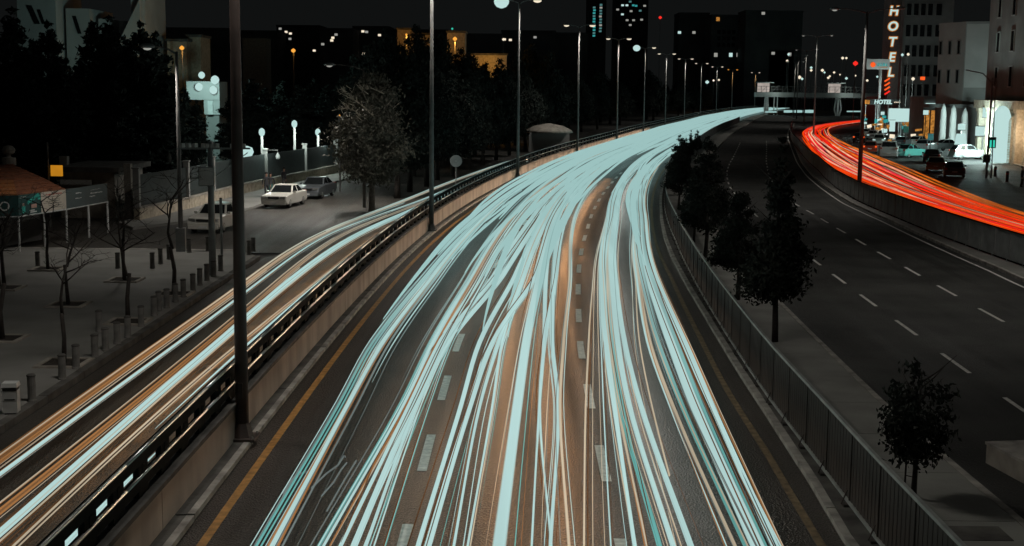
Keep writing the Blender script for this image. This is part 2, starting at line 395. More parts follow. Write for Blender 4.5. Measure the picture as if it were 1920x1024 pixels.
yelR = Line([(5.35, 10), (5.41, 22.3), (5.51, 25.9), (5.58, 28.1), (5.69, 34.6), (6.04, 42.4), (6.66, 54.9), (7.15, 64.7), (8.66, 82.6)])
laneshift = lambda t: float(np.interp(t, [40, 75, 200], [0, 0.55, 0.55]))
add = lambda f, c: (lambda t: f(t) + c)

# ------------------------------------------------------------------ ground, roads, pavements
g = MB(); g.add([(-900, -60, -.06), (900, -60, -.06), (900, 1500, -.06), (-900, 1500, -.06)], [(0, 1, 2, 3)])
struct('ground', g, M['earth'])
road = struct('main_road', strip(MB(), const(-5.8), add(kerbR, 0.1), -10, 640, 0.0), M['asphalt'])
mb = MB(); mb.uv = []
side_pts = [(-11.5, -10), (-11.5, 62.4)]
strip(mb, lambda t: TU(-11.4, t)[1] if t < 62.4 else -11.4, const(-6.35), -10, 62.4, -.004)
struct('side_road', mb, M['asphalt_side'])
mb = MB(); mb.uv = [(-40, 62), (-6, 62), (0, 130), (4, 160), (-40, 160)]
e = [P(t, -6.35, -.008) for t in (62.4, 75, 90, 110, 130, 160)]
mb.v = [(-60, 62.4, -.008)] + [tuple(p) for p in e] + [(-60, 160, -.008)]; mb.uv = [(v[0], v[1]) for v in mb.v]; mb.f = [tuple(range(len(mb.v)))]
struct('side_street', mb, M['asphalt_side'])
rroad = struct('right_road', strip(MB(), add(walkR, -0.05), add(edgeR, 0.5), -10, 560, -.002), M['asphalt_right'])
mb = MB(); mb.uv = []
T = ts(-10, 330, 4)
for t in T:
    a = P(t, fen2(t) + 0.2, -.004); mb.v += [tuple(a), (max(a.x + 12, 58 + (max(0, t - 160)) * .33 + 6), t, -.004)]; mb.uv += [(0, t), (30, t)]
mb.f = [(2 * i, 2 * i + 1, 2 * i + 3, 2 * i + 2) for i in range(len(T) - 1)]
struct('service_road', mb, M['asphalt_right'])

# kerbs and pavements
def kerb_run(name, ua, ub, t0, t1, z1, m, st=2, z0=-.05):
    return struct(name, block(MB(), ua, ub, t0, t1, z0, z1, st), m)
ledge = struct('kerb', block(MB(), const(-6.048), const(-5.70), -10, 161, -.05, .04, 2), M['coping'])
# the ledge along the wall is cast in lengths with a step at each lamp post
joints = [5, 11.5, 17.5, 23.2, 28.3] + [33.4 + 5.6 * i for i in range(24)]
seg = 0
for a, b in zip(joints[:-1], joints[1:]):
    obj('ledge_slab', block(MB(), const(-6.048), const(-5.83), a + .03, b - .03, .035, .13, 1.5), M['coping'], ledge)
    obj('kerb_stone', block(MB(), const(-5.826), add(const(-5.68), random.uniform(-.01, .01)), a + .04, b - .04, .035, .14 + random.uniform(-.01, .01), 1.5), M['concrete_lip'], ledge)
kerb_run('kerb', const(-6.048), const(-5.7), joints[-1], 600, .14, M['concrete_lip'], 4)
kerbr = struct('kerb', block(MB(), add(kerbR, .015), add(kerbR, .16), -10, 112, -.05, .05, 2), M['coping'])
a = -6.0
while a < 110:
    b = a + 3.0
    obj('kerb_stone', block(MB(), add(kerbR, random.uniform(-.012, .012)), add(kerbR, .17), a + .02, b - .02, .045, .15 + random.uniform(-.008, .008), 1.5), M['concrete_lip'], kerbr)
    a = b
kerb_run('kerb', kerbR, add(kerbR, .17), 110, 600, .15, M['concrete_lip'], 4)
kerb_run('median_strip', add(kerbR, .172), add(fenR, 0.12), -6, 600, .10, M['coping'], 3)
pav = kerb_run('pavement', add(fenR, .122), add(walkR, -.16), -6, 560, .14, M['median'], 3)
kerb_run('kerb', add(walkR, -.158), walkR, -6, 560, .15, M['concrete_lip'], 3)
kerb_run('kerb', add(edgeR, .45), add(edgeR, .62), -6, 330, .14, M['concrete_lip'], 3)
kerb_run('median_strip', add(edgeR, .622), lambda t: max(fen2(t) + .15, edgeR(t) + .7), -6, 330, .12, M['paving'], 3)
# joints across the near median pavement: shallow slabs laid as separate pieces
for i in range(9):
    a = 14 + i * 3.1
    obj('paving_slab', block(MB(), add(fenR, .30), add(walkR, -.2), a + .012, a + 3.088, .1, .148, 1.0), M['median'], pav)
for t, w in ((22.6, .9), (20.4, .9)):
    h = P(t, 8.2, .152)
    obj('drain_grate', MB().box(h, (1.0, .75, .02), 0), M['coping'], pav)

# markings
def dashes(par, line, t0, t1, per, ln, w, m, z=.004):
    t = t0
    while t < t1:
        obj('lane_dash', strip(MB(), add(line, -w / 2), add(line, w / 2), t, t + ln, z, 1.0), m, par); t += per
dashes(road, lambda t: -1.84 + laneshift(t), 14.0, 130, 6.3, 2.9, .20, M['paint_white'])
dashes(road, lambda t: 1.92 + laneshift(t), 13.6, 130, 6.2, 2.75, .20, M['paint_white'])
dashes(rroad, line1, 19.2, 205, 5.95, 2.9, .13, M['paint_white'])
dashes(rroad, line2, 22.1, 215, 5.95, 2.9, .13, M['paint_white'])
obj('edge_line', strip(MB(), const(-5.36), const(-5.19), -10, 600, .004, 2), M['paint_yellow'], road)
obj('edge_line', strip(MB(), add(yelR, -.08), add(yelR, .08), -10, 300, .004, 2), M['paint_faded'], road)
obj('edge_line', strip(MB(), add(edgeR, -.07), add(edgeR, .06), -10, 300, .004, 2), M['paint_white'], rroad)

# plaza on the left, its kerb, and the far pavement of the side street
plaza = struct('plaza', MB().prism([(-70, 10), (-11.75, 10), (-11.75, 60.5), (-12.8, 62.3), (-70, 62.6)], -.05, .12), M['paving'])
mb = MB()
for i in range(18): obj('kerb_stone', MB().prism([(-11.745, 10 + 2.8 * i + .015), (-11.5, 10 + 2.8 * i + .015), (-11.5, 12.8 + 2.8 * i - .015), (-11.745, 12.8 + 2.8 * i - .015)], -.05, .13 + random.uniform(-.006, .006)), M['coping'], plaza)
obj('kerb_edge', MB().prism([(-70, 62.61), (-12.9, 62.31), (-12.7, 62.6), (-70, 62.9)], -.05, .13), M['concrete_lip'], plaza)
kp = [(-20.6, 72), (-17.71, 77.9), (-17.0, 82), (-16.33, 89.4), (-15.46, 102.6), (-12.76, 121.9), (-9, 136)]
wp = [(-22.3, 75), (-20.47, 83.5), (-19.68, 94.4), (-18.79, 101), (-17.25, 110.6), (-15.95, 119.9), (-14.85, 125.5), (-12, 138)]
struct('pavement', MB().prism(kp + wp[::-1], -.05, .13), M['paving'])
# far right pavement before the hotel row
struct('pavement', MB().prism([(52.4, 112), (54.2, 142), (57.3, 160), (63, 190), (74, 238), (84, 270), (130, 270), (130, 112)], -.05, .13), M['paving'])

# ------------------------------------------------------------------ the retaining wall between the two carriageways
org = P(12, -6.2)
wall = thing('retaining_wall', 'long curving stained concrete wall with a dark coping under the guardrail', 'wall', org)
a = 4.0
while a < 600:
    ln = 4.6 if a < 170 else 16
    b = a + ln
    obj('wall_panel', block(MB(), add(const(-6.36), 0), const(-6.05 + random.uniform(-.006, .006)), a + .012, b - .012, -.04, .86, 1.6 if a < 170 else 4), M['concrete'], wall, world=True)
    obj('coping', block(MB(), const(-6.42), const(-6.02), a + .01, b - .01, .862, .95 + random.uniform(-.006, .006), 1.6 if a < 170 else 4), M['coping'], wall, world=True)
    a = b

# ------------------------------------------------------------------ guardrail on the wall: two beams with spacer blocks, white reflectors
gr = thing('guardrail', 'dark steel double beam guardrail with spacer blocks running along the top of the wall', 'guardrail', org)
def beam(name, z0, z1):
    a = 4.0
    while a < 600:
        ln = 5.6 if a < 170 else 20
        mb = block(MB(), const(-6.30), const(-6.16), a + .004, a + ln - .004, z0, z1, 1.6 if a < 170 else 5)
        o = obj(name, mb, M['rail'], gr, world=True)
        c = MB().tube([P(t, -6.19, z1 + .022) for t in ts(a + .004, a + ln - .004, 1.6 if a < 170 else 5)], .032, 8)  # polished tube added to carry the bright highlight along the beam top
        cp = mk('highlight_tube', c, M['rail_highlight'], True); off = gr.location; cp.transform(Matrix.Translation(-off)); obj('highlight_tube', None, None, o, me=cp); a += ln
beam('upper_beam', 1.52, 1.70); beam('lower_beam', 1.10, 1.27)
pm = None
far = MB()
t = 5.0
while t < 420:
    p = P(t, -6.235); h = head(t)
    if t < 125:
        o = obj('post', MB().box((0, 0, .26), (.10, .56, .57)).box((0, 0, .39), (.12, .14, .3)), M['rail'], gr, me=pm); pm = o.data
        o.location = Vector((p.x, p.y, .95)) - org; o.rotation_euler = (0, 0, -h)
    elif t % 2.8 < 1.4: far.box((p.x, p.y, 1.24), (.12, .3, .58), -h)
    t += 1.4
o = obj('post', far, M['rail'], gr, world=True); o['kind'] = 'stuff'
# ------------------------------------------------------------------ sheet fences
def sheet_fence(name, label, line, t0, t1, tp, z0, h, m, mrail, rib, near):
    o0 = P(t0, line(t0)); root = thing(name, label, 'fence', o0)
    t = t0; pmesh = {}
    while t < t1:
        ln = 2.05 if t < tp else 6.0
        a, b = P(t, line(t), z0), P(t + ln, line(t + ln), z0)
        d = (b - a).normalized(); n = Vector((d.y, -d.x, 0)); L = (b - a).length
        # ribbed sheet: folds standing proud of each other
        mb = MB(); k = int(L / rib) if t < near else 4; k = max(k, 2)
        pts = []
        for i in range(k):
            s0, s1 = .05 + (L - .1) * i / k, .05 + (L - .1) * (i + 1) / k
            off = .004 if i % 2 else -.004
            pts += [a + d * s0 + n * off, a + d * s1 + n * off]
        vs = [p + Vector((0, 0, .07)) for p in pts] + [p + Vector((0, 0, h - .06)) for p in pts]; q = len(pts)
        mb.add(vs, [(i, i + 1, q + i + 1, q + i) for i in range(q - 1)])
        obj('panel', mb, m, root, world=True)
        mb = MB().bar(a + Vector((0, 0, h - .03)), b + Vector((0, 0, h - .03)), .07, .06)
        obj('top_rail', mb, mrail, root, world=True)
        mb = MB().bar(a + Vector((0, 0, .04)), b + Vector((0, 0, .04)), .08, .06)
        obj('bottom_rail', mb, mrail, root, world=True)
        mb = MB().box(a + Vector((0, 0, h / 2 - .02)), (.045, .045, h + .02), -math.atan2(d.x, d.y)).box(a + Vector((0, 0, -.015)) - n * 0.0 + n * .0, (.26, .16, .05), -math.atan2(d.x, d.y))
        mb.bar(a + Vector((0, 0, .28)) - n * .05, a + Vector((0, 0, .0)) - n * .16, .022, .022)
        obj('post', mb, m, root, world=True)
        t += ln
    return root
sheet_fence('median_fence', 'brown ribbed sheet fence with pale rails between the busy road and the tree strip', fenR, 14.0, 330, 110, .14, 1.42, M['fence_brown'], M['fence_rail'], .115, 40)
sheet_fence('roadside_fence', 'grey sheet fence curving between the empty lanes and the red light trails', fen2, 46.0, 300, 130, .14, 1.42, M['fence_grey'], M['rail'], .17, 75)

# ------------------------------------------------------------------ street lamps
def lamp_post(name, label, group, q, H, rz, r0, m, arms, rb=None, base=True):
    """arms: list of (side, reach, lens material, power, colour, lens scale)"""
    root = thing(name, label, 'street lamp', q, rz, group)
    obj('pole', MB().tube([(0, 0, 0), (0, 0, H * .5), (0, 0, H)], [r0, r0 * .8, r0 * .55], 8), m, root, True)
    if base:
        obj('base_plate', MB().box((0, 0, .03), (r0 * 4.4, r0 * 4.4, .06)).lathe((0, 0, .06), [(r0 * 1.7, 0), (r0 * 1.25, .22), (r0 * 1.02, .3)], 8), M['coping'] if m is M['pole'] else m, root)
        for sx, sy in ((1, 1), (-1, 1), (1, -1), (-1, -1)):
            obj('bolt', MB().lathe((sx * r0 * 1.8, sy * r0 * 1.8, .06), [(.022, 0), (.022, .05)], 6), M['steel'], root)
        obj('hatch', MB().box((0, -r0 * .93, 1.1), (r0 * .7, .03, .34)), m, root)
    for sd, reach, lm, pw, c, ls in arms:
        a = obj('arm', MB().tube([(0, 0, H - .12), (sd * reach * .35, 0, H + .10), (sd * reach * .75, 0, H + .2), (sd * reach, 0, H + .22)], [.05, .045, .04, .035], 6), m, root, True)
        x = sd * (reach + .3)
        hd = obj('lamp_head', MB().lathe((x, 0, H + .14), [(.16, 0), (.24, .03), (.26, .1), (.16, .19), (.05, .22)], 10), M['grey_metal'], root, True)
        hd.scale = (1.4, 1, 1); hd.location = (-x * .4, 0, 0)
        if lm: 
            ln = obj('lens', MB().lathe((x, 0, H + .139), [(.23 * ls, 0), (.21 * ls, -.06 * ls), (.14 * ls, -.13 * ls), (.03 * ls, -.16 * ls)], 12), lm, root, True)
            if ls > 2: ln.data = mk('lens', MB().lathe((x, 0, H - .52), [(.1, 0), (.42, .12), (.62, .38), (.66, .6), (.58, .85), (.3, 1.06), (.1, 1.1)], 16), lm, True)  # oversized globe: the lamp's glare is built into its shape
            ln.scale = (1.4, 1, 1) if ls < 1.6 else (1, 1, 1)
            ln.location = (-x * .4, 0, 0) if ls < 1.6 else (0, 0, 0)
        if pw: light('lamp_light', (x, 0, H - .15), pw * LAMP, c, root, 'SPOT', .25, (0, 0, 0), 135 if sd < 0 else 150, .6)
    return root
WARM, NEUT = (1.0, .80, .62), (1.0, .95, .86)
gp = 'street lamps along the retaining wall'
bases = [(443, 833), (803, 437), (951, 335), (1061, 290), (1134, 266), (1184, 250), (1225, 239), (1266, 230), (1306, 222), (1339, 216), (1365, 211), (1394, 206)]
ords = ['nearest brown lamp post by the wall, its lamps above the picture', 'second tall lamp post by the wall, beside the round sign', 'tall lamp post with a blinding white lamp on its left arm',
        'lamp post right of the blinding lamp, with one bright head on the right', 'slim lamp post just left of the second blinding lamp', 'lamp post carrying the second blinding white lamp',
        'lamp post just right of the second blinding lamp', 'grey lamp post below the pair of small white heads', 'thin lamp post with two dim heads, beyond the pair of white heads',
        'thin lamp post next to the white lit panel over the far bend', 'far lamp post with an amber head', 'farthest thin lamp post near the footbridge']
E1 = ['t', 'e_warm']
for i, (b, lab) in enumerate(zip(bases, ords)):
    t, u = TU(*G(*b)[:2]); q = P(t, -5.9 if i else -5.92, .13)
    big = i in (2, 5)
    am = M['e_orange'] if i == 10 else (M['e_white'] if big else M['e_warm'])
    pw = 2600 if i < 4 else 2200
    col = NEUT if i < 10 else (1, .6, .25)
    # the left head lights the side road, the right head the main road
    arms = [(-1, 1.25, am, pw * .75, col, 3.0 if big else 1.0), (1, 1.25, M['e_warm'] if i != 10 else M['e_orange'], pw * .95, col, 1.15)]
    lamp_post('street_lamp', lab, gp, q, 15.0, -head(t), .15 if i < 1 else .135, M['pole_brown'] if i == 0 else M['pole'], arms)
gp = 'street lamps along the roadside fence'
rb = [((1610, 372), (1626, 25), 'tall lamp post rising from the grey fence among the red trails'), ((1525, 260), (1532, 70), 'lamp post at the bulge of the red trails'),
      ((1507, 236), (1510, 95), 'lamp post just left of the one at the bulge'), ((1493, 224), (1496, 105), 'thin lamp post before the footbridge deck, second from its left end'),
      ((1488, 220), (1490, 117), 'thinnest lamp post before the footbridge deck')]
for i, (b, tp, lab) in enumerate(rb):
    q = G(*b); H = hgt(*tp, q); q.z = .12 if i < 2 else 0
    lamp_post('street_lamp', lab, gp, q, H, -head(q.y) - .15, .17, M['pole'], [(-1, 2.0, M['e_dim'], 2800, NEUT, .6), (1, 2.0, M['e_dim'] if i else None, 0, NEUT, .6)])
for y_ in (54.5, 12.0):      # two more of this row stand just outside the picture; their lamps light the empty lanes
    lamp_post('street_lamp', 'lamp post by the grey fence just outside the right edge of the picture', gp, P(y_, fen2(y_) - .75, .12), 13.6, -.1, .17, M['pole'], [(-1, 2.0, M['e_dim'], 2800 if y_ > 20 else 1200, NEUT, .6), (1, 2.0, M['e_dim'], 0, NEUT, .6)])
# lamps on the plaza and in the grove
q = G(340, 476); q.z = .12
lamp_post('street_lamp', 'lamp post on the plaza corner with one thin arm to the left', 'street lamps on the left side', q, 9.2, .1, .12, M['pole'], [(-1, 1.0, M['e_dim'], 1400, NEUT, .6)], base=False)
obj('base_cover', MB().box((0, 0, .55), (.42, .42, 1.1)), M['grey_metal'], bpy.data.objects[[o.name for o in COL.objects if o.name.startswith('street_lamp')][-1]])
q = G(683, 389); q.z = 0
lamp_post('street_lamp', 'lamp post standing in the grove with a thin arm over the lit tree', 'street lamps on the left side', q, 9.0, 0, .11, M['pole'], [(-1, 1.9, M['e_dim'], 7500, NEUT, .6)], base=False)

# ------------------------------------------------------------------ trees
def foliage(n, prof, leaf, clump, seed, hollow=.45, lean=0):
    """leaf-sized faces in clumps through a crown; prof = [(height, radius)]"""
    r = random.Random(seed); mb = MB(); hs = [p[0] for p in prof]; rs = [p[1] for p in prof]
    cl = []
    tot = 0
    while len(cl) < clump:
        z = r.uniform(hs[0], hs[-1]); R = float(np.interp(z, hs, rs))
        if r.random() * max(rs) > R + .32 * max(rs): continue
        a = r.uniform(0, 2 * PI); q = R * math.sqrt(r.uniform(hollow ** 2, 1)) * r.uniform(.8, 1.13)
        cl.append((q * math.cos(a) + lean * (z - hs[0]), q * math.sin(a), z, r.uniform(.6, 1.3) * (.3 * max(rs) + .7 * R)))
    pick = r.choices(cl, [c[3] ** 1.7 for c in cl], k=n)
    for i in range(n):
        c = pick[i]; s = c[3] * .18
        p = Vector((r.gauss(c[0], s), r.gauss(c[1], s), r.gauss(c[2], s * .8)))
        d = Vector((r.gauss(0, 1), r.gauss(0, 1), r.gauss(0, .7))).normalized(); e = d.orthogonal().normalized()
        e = Matrix.Rotation(r.uniform(0, 6.3), 3, d) @ e; f = d.cross(e)
        l = leaf * r.uniform(.6, 1.4); w = l * .45
        mb.add([p - e * l, p - f * w + d * w * .3, p + e * l, p + f * w + d * w * .3], [(0, 1, 2, 3)])
    return mb
def trunk_mb(H, r, top, seed, nb=7, br=.6):
    R = random.Random(seed); mb = MB()
    pts = [(0, 0, 0)]; x = y = 0
    for i in range(1, 6):
        x += R.uniform(-.03, .03) * H * .3; y += R.uniform(-.03, .03) * H * .3; pts.append((x, y, H * i / 5))
    mb.tube(pts, [r * 1.25, r, r * .85, r * .7, r * .5, r * .2], 7)
    for k in range(nb):
        z = R.uniform(top, H * .92); a = R.uniform(0, 6.3); l = br * R.uniform(.6, 1.2)
        i = min(4, int(z / H * 5)); b = Vector(pts[i]).lerp(Vector(pts[i + 1]), z / H * 5 - i)
        mb.tube([b, b + Vector((math.cos(a) * l * .5, math.sin(a) * l * .5, l * .35)), b + Vector((math.cos(a) * l, math.sin(a) * l, l * .8))], [r * .4, r * .25, r * .08], 5)
    return mb
def tree(name, label, group, q, parts, m, mt, rz=0, sc=1.0):
    root = thing(name, label, 'tree', q, rz, group); root.scale = (sc,) * 3 if not hasattr(sc, '__len__') else sc
    obj('trunk', None, None, root, me=parts[0]); obj('crown', None, None, root, me=parts[1])
    return root
ME = lambda mb, m, n='part', s=False: mk(n, mb, m, s)
# clipped evergreens along the median
med = []
for sd, (H, tr, prof) in enumerate([
    (6.1, 1.6, [(1.35, .5), (1.8, 1.12), (2.5, 1.0), (3.2, .62), (4.2, .42), (5.2, .22), (6.2, .04)]),
    (4.4, 1.4, [(1.2, .5), (1.7, .98), (2.5, .85), (3.3, .6), (4.3, .16)]),
    (5.4, 1.5, [(1.3, .5), (1.9, 1.0), (2.8, .95), (3.8, .68), (4.7, .4), (5.5, .1)]),
    (2.75, .85, [(.85, .4), (1.15, .72), (1.7, .78), (2.2, .62), (2.75, .2)])]):
    nl = 9500 if sd < 3 else 3200
    med.append((ME(trunk_mb(H * .93, .085 if sd < 3 else .06, tr, sd, 9, .7), M['bark'], 'trunk', True), ME(foliage(nl, prof, .075 if sd < 3 else .065, 70 if sd < 3 else 60, sd + 10, .2), M['leaf'], 'crown')))
mg = 'evergreen trees in the median strip'
mt = [((1712, 937), 3, (.82, .82, .97), 'small young tree with a stake, nearest of the median trees'), ((1453, 641), 0, 1.0, 'tall pointed evergreen, the second median tree from the front'),
      ((1383, 562), 1, .93, 'shorter broad evergreen right behind the tall pointed median tree'), ((1322, 483), 2, 1.0, 'bushy evergreen in the middle of the median row'),
      ((1301, 455), 2, .70, 'evergreen half hidden by the bushy median tree'), ((1272, 393), 2, .86, 'leafy median tree with twigs showing against the white trails')]
for b, k, s, lab in mt:
    q = G(*b, .14); r = tree('median_tree', lab, mg, q, med[k], None, None, random.uniform(0, 6), s)
    if k == 3:
        obj('stake', MB().tube([(.22, -.1, 0), (.2, -.08, 1.25)], .022, 5).tube([(.2, -.08, .9), (0, 0, .9)], .01, 4).tube([(.2, -.08, .45), (0, 0, .45)], .01, 4), M['bark'], r)
for i, t in enumerate((100, 110, 121, 133, 146, 160)):
    tree('median_tree', ('dark evergreen far along the median strip, beyond the leafy twigs'), 'far evergreens of the median strip', P(t, fenR(t) + 1.2, .14), med[2 if i % 2 else 0], None, None, i, .62 if i < 2 else .55)
# bare street trees on the plaza
def bare_mb(seed, H=3.4, sp=1.5):
    R = random.Random(seed); mb = MB()
    def br(p, d, l, r, lev):
        pts = [p]; q = p.copy(); dd = d.copy()
        for i in range(3):
            dd = (dd + Vector((R.gauss(0, .16), R.gauss(0, .16), R.gauss(.02, .1)))).normalized(); q = q + dd * (l / 3); pts.append(q.copy())
        mb.tube(pts, [r, r * .8, r * .62, r * .45], 5 if lev < 2 else 3)
        if lev >= 4: return
        for k in range(R.randint(2, 3) if lev else R.randint(5, 6)):
            f = R.uniform(.35, 1); i = min(2, int(f * 3)); b = pts[i].lerp(pts[i + 1], f * 3 - i)
            a = R.uniform(0, 6.3); s = Vector((math.cos(a), math.sin(a), R.uniform(-.1, .55)))
            nd = (dd * .55 + s * (1.0 if lev else 1.1)).normalized()
            br(b, nd, l * R.uniform(.5, .75) if lev else sp * R.uniform(.55, .8), max(r * .5, .005), lev + 1)
    t0 = H * .42
    mb.tube([(0, 0, 0), (R.gauss(0, .03), R.gauss(0, .03), t0 * .5), (R.gauss(0, .05), R.gauss(0, .05), t0)], [.075, .06, .055], 7)
    top = Vector(mb.v[-1]); br(Vector((0, 0, t0 * .95)), Vector((R.gauss(0, .1), R.gauss(0, .1), 1)).normalized(), H * .45, .052, 0)
    return mb
bares = [ME(bare_mb(100 + i), M['bark'], 'branches', True) for i in range(4)]
bt = [((120, 682), 1.0, 'thin bare tree nearest the kerb at the front of the plaza'), ((240, 604), 1.12, 'bare tree in a raised pit in the middle of the plaza kerb row'), ((128, 572), 1.0, 'bare tree behind the front kerb tree'),
      ((234, 526), 1.15, 'bare tree standing before the dark end of the kiosk'), ((326, 552), 1.25, 'bare tree with wide branches before the white parked hatchback'), ((4, 636), 1.2, 'bare tree at the left edge of the plaza, the nearer of two'),
      ((8, 541), 1.1, 'bare tree by the left edge, the farther of two'), ((90, 505), 1.0, 'bare tree under the cream banner of the kiosk')]
for i, (b, s, lab) in enumerate(bt):
    q = G(*b, .12); r = thing('bare_tree', lab, 'tree', q, i * 1.3, 'bare young trees on the plaza'); r.scale = (s,) * 3
    obj('trunk', None, None, r, me=bares[i % 4])
    pit = thing('tree_pit', ['square pit with a pale stone rim round the bare tree'][0], 'tree pit', (q.x, q.y, .12), .0, 'tree pits on the plaza')
    pit['label'] = ['square stone rimmed pit of the front kerb tree', 'square stone rimmed pit in the middle of the kerb row', 'square stone rimmed pit behind the front kerb tree', 'square stone rimmed pit before the dark end of the kiosk', 'square stone rimmed pit before the white parked hatchback', 'square stone rimmed pit at the left edge, nearer of two', 'square stone rimmed pit at the left edge, farther of two', 'square stone rimmed pit under the cream kiosk banner'][i]
    for sx, sy, w, d in ((0, .58, 1.3, .14), (0, -.58, 1.3, .14), (.58, 0, .14, 1.02), (-.58, 0, .14, 1.02)):
        obj('rim_stone', MB().box((sx, sy, .02), (w - .004, d - .004, .07)), M['stone'], pit)
    obj('soil', MB().box((0, 0, .012), (1.01, 1.01, .03)), M['soil'], pit)
# the grove and the lit ragged tree
gro = []
for sd in range(3):
    H = 10.0
    prof = [(2.3, 1.4), (3.0, 2.1), (4.4, 2.3), (6.2, 1.9), (8.0, 1.3), (9.4, .7), (10, .2)]
    gro.append((ME(trunk_mb(H * .9, .2, 2.2, 30 + sd, 8, 1.4), M['bark'], 'trunk', True), ME(foliage(7500, prof, .17, 120, 40 + sd, .3), M['leaf_black'], 'crown')))
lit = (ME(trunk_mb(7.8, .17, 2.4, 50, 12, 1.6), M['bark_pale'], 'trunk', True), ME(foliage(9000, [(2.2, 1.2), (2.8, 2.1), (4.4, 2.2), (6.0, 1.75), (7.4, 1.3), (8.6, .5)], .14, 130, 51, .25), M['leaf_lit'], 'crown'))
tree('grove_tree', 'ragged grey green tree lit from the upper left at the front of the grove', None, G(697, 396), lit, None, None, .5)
lt_ = bpy.data.objects[[o.name for o in COL.objects if o.name.startswith('grove_tree')][-1]]
mb = MB(); rr = random.Random(8)
for pp, r_ in ((((704, 222), (672, 192), (652, 182), (631, 171)), .05), (((690, 206), (662, 186), (650, 176), (641, 168)), .04), (((690, 226), (662, 206), (648, 203), (628, 206)), .03), (((720, 176), (698, 166), (684, 168), (676, 164)), .03)):
    mb.tube([D(x, y, 83.2) for x, y in pp], [r_, r_ * .7, r_ * .5, r_ * .2], 6)
    for k in range(34):
        f = rr.uniform(.3, 3); q_ = int(min(2, f)); a = D(*pp[q_], 83.2).lerp(D(*pp[q_ + 1], 83.2), f - q_)
        mb.tube([a, a + Vector((rr.uniform(-.35, .2), rr.uniform(-.2, .2), rr.uniform(-.1, .4)))], [.016, .006], 4)
for _ in range(40):
    a = D(rr.uniform(640, 700), rr.uniform(165, 240), 82.6); mb.tube([a, a + Vector((rr.uniform(-.5, .1), rr.uniform(-.2, .2), rr.uniform(.0, .35)))], [.022, .008], 4)
obj('branch', mb, M['bark_pale'], lt_, world=False) if False else None
for v in range(len(mb.v)): mb.v[v] = tuple(Matrix.Rotation(-.5, 4, 'Z') @ (Vector(mb.v[v]) - lt_.location))
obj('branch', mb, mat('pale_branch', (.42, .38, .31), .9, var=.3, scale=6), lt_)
# long pale twigs sticking out of its lit side
k = 0
gl = [((716, 388), .98), ((745, 372), 1.0), ((768, 360), .95), ((800, 350), 1.05), ((820, 338), .9), ((850, 330), 1.0), ((880, 318), .95), ((905, 310), .9), ((930, 300), .95), ((955, 292), .9),
      ((985, 283), 1.0), ((1010, 276), .85), ((1040, 268), .9), ((775, 330), 1.1), ((830, 312), 1.1), ((890, 292), 1.1), ((950, 276), 1.05), ((1005, 262), 1.1), ((720, 340), 1.05), ((700, 318), 1.15), ((1060, 250), 1.1), ((1090, 247), 1.0), ((1120, 243), 1.05)]
for i, (b, s) in enumerate(gl):
    if i: tree('grove_tree', 'dark tree standing in the grove left of the guardrail', 'dark trees of the grove by the guardrail', G(*b), gro[i % 3], None, None, i * 1.1, (s, s, s * (.92 + .16 * ((i * 7) % 5) / 5)))
for i, (px, Y_, top) in enumerate(((722, 150, 60), (750, 172, 84), (778, 168, 50), (800, 176, 76), (826, 170, 66), (866, 178, 92), (884, 172, 96), (908, 182, 118), (936, 176, 112), (700, 140, 92), (668, 138, 105), (968, 185, 96), (1000, 190, 84), (1030, 188, 100))):
    tp = D(px, top, Y_); s_ = tp.z / 10.0
    tree('grove_tree', 'tall dark tree at the back of the grove before the amber lit walls', 'tall trees at the back of the grove', (tp.x, tp.y, 0), gro[i % 3], None, None, i * .9, (s_ * .8, s_ * .8, s_))
# the dark belt further along the road, and cypresses on the left
for i in range(26):
    t = 185 + i * 13 + random.uniform(-4, 4); p = P(t, -13 - (i % 4) * 5 - random.uniform(0, 5)); s = random.uniform(.85, 1.3)
    tree('belt_tree', 'dark tree in the belt beyond the far guardrail under the row of lamps', 'dark trees beyond the far guardrail', p, gro[i % 3], None, None, i, (s * 1.3, s * 1.3, s))
cyp = []
for sd in range(2):
    cyp.append((ME(trunk_mb(11, .2, 1.2, 60 + sd, 3, .5), M['bark'], 'trunk', True), ME(foliage(6500, [(.6, .7), (2, 1.35), (5, 1.5), (8, 1.15), (10.5, .6), (12, .1)], .19, 110, 70 + sd, .3), M['leaf_black'], 'crown')))
cl = [(-8, 60, 96), (25, 20, 100), (58, 75, 104), (88, 45, 98), (120, 110, 104), (150, 115, 110), (178, 40, 112), (206, 35, 118), (232, 70, 112), (262, 45, 108), (288, 60, 116), (312, 130, 106), (215, 150, 98), (60, 150, 94),
      (345, 165, 112), (368, 190, 108), (440, 170, 128), (470, 150, 130), (500, 165, 134), (530, 155, 138), (560, 160, 132), (588, 150, 140), (612, 160, 138), (640, 145, 134)]
for i, (px, py, Y) in enumerate(cl):
    tp = D(px, py, Y); H = tp.z; s = H / 12.0
    if px < 330 or px > 430:
        tree('cypress', 'tall dark cypress ' + ('behind the kiosk' if px < 330 else 'behind the low boundary wall'), 'cypresses behind the kiosk' if px < 330 else 'cypresses behind the boundary wall', (tp.x, tp.y, 0), cyp[i % 2], None, None, i, (max(s, .9) * 1.35, max(s, .9) * 1.35, s))
    else:
        tree('cypress', 'dark cypress beside the floodlit white block', 'cypresses beside the floodlit block', (tp.x, tp.y, 0), cyp[i % 2], None, None, i, (max(s, .7), max(s, .7), s))

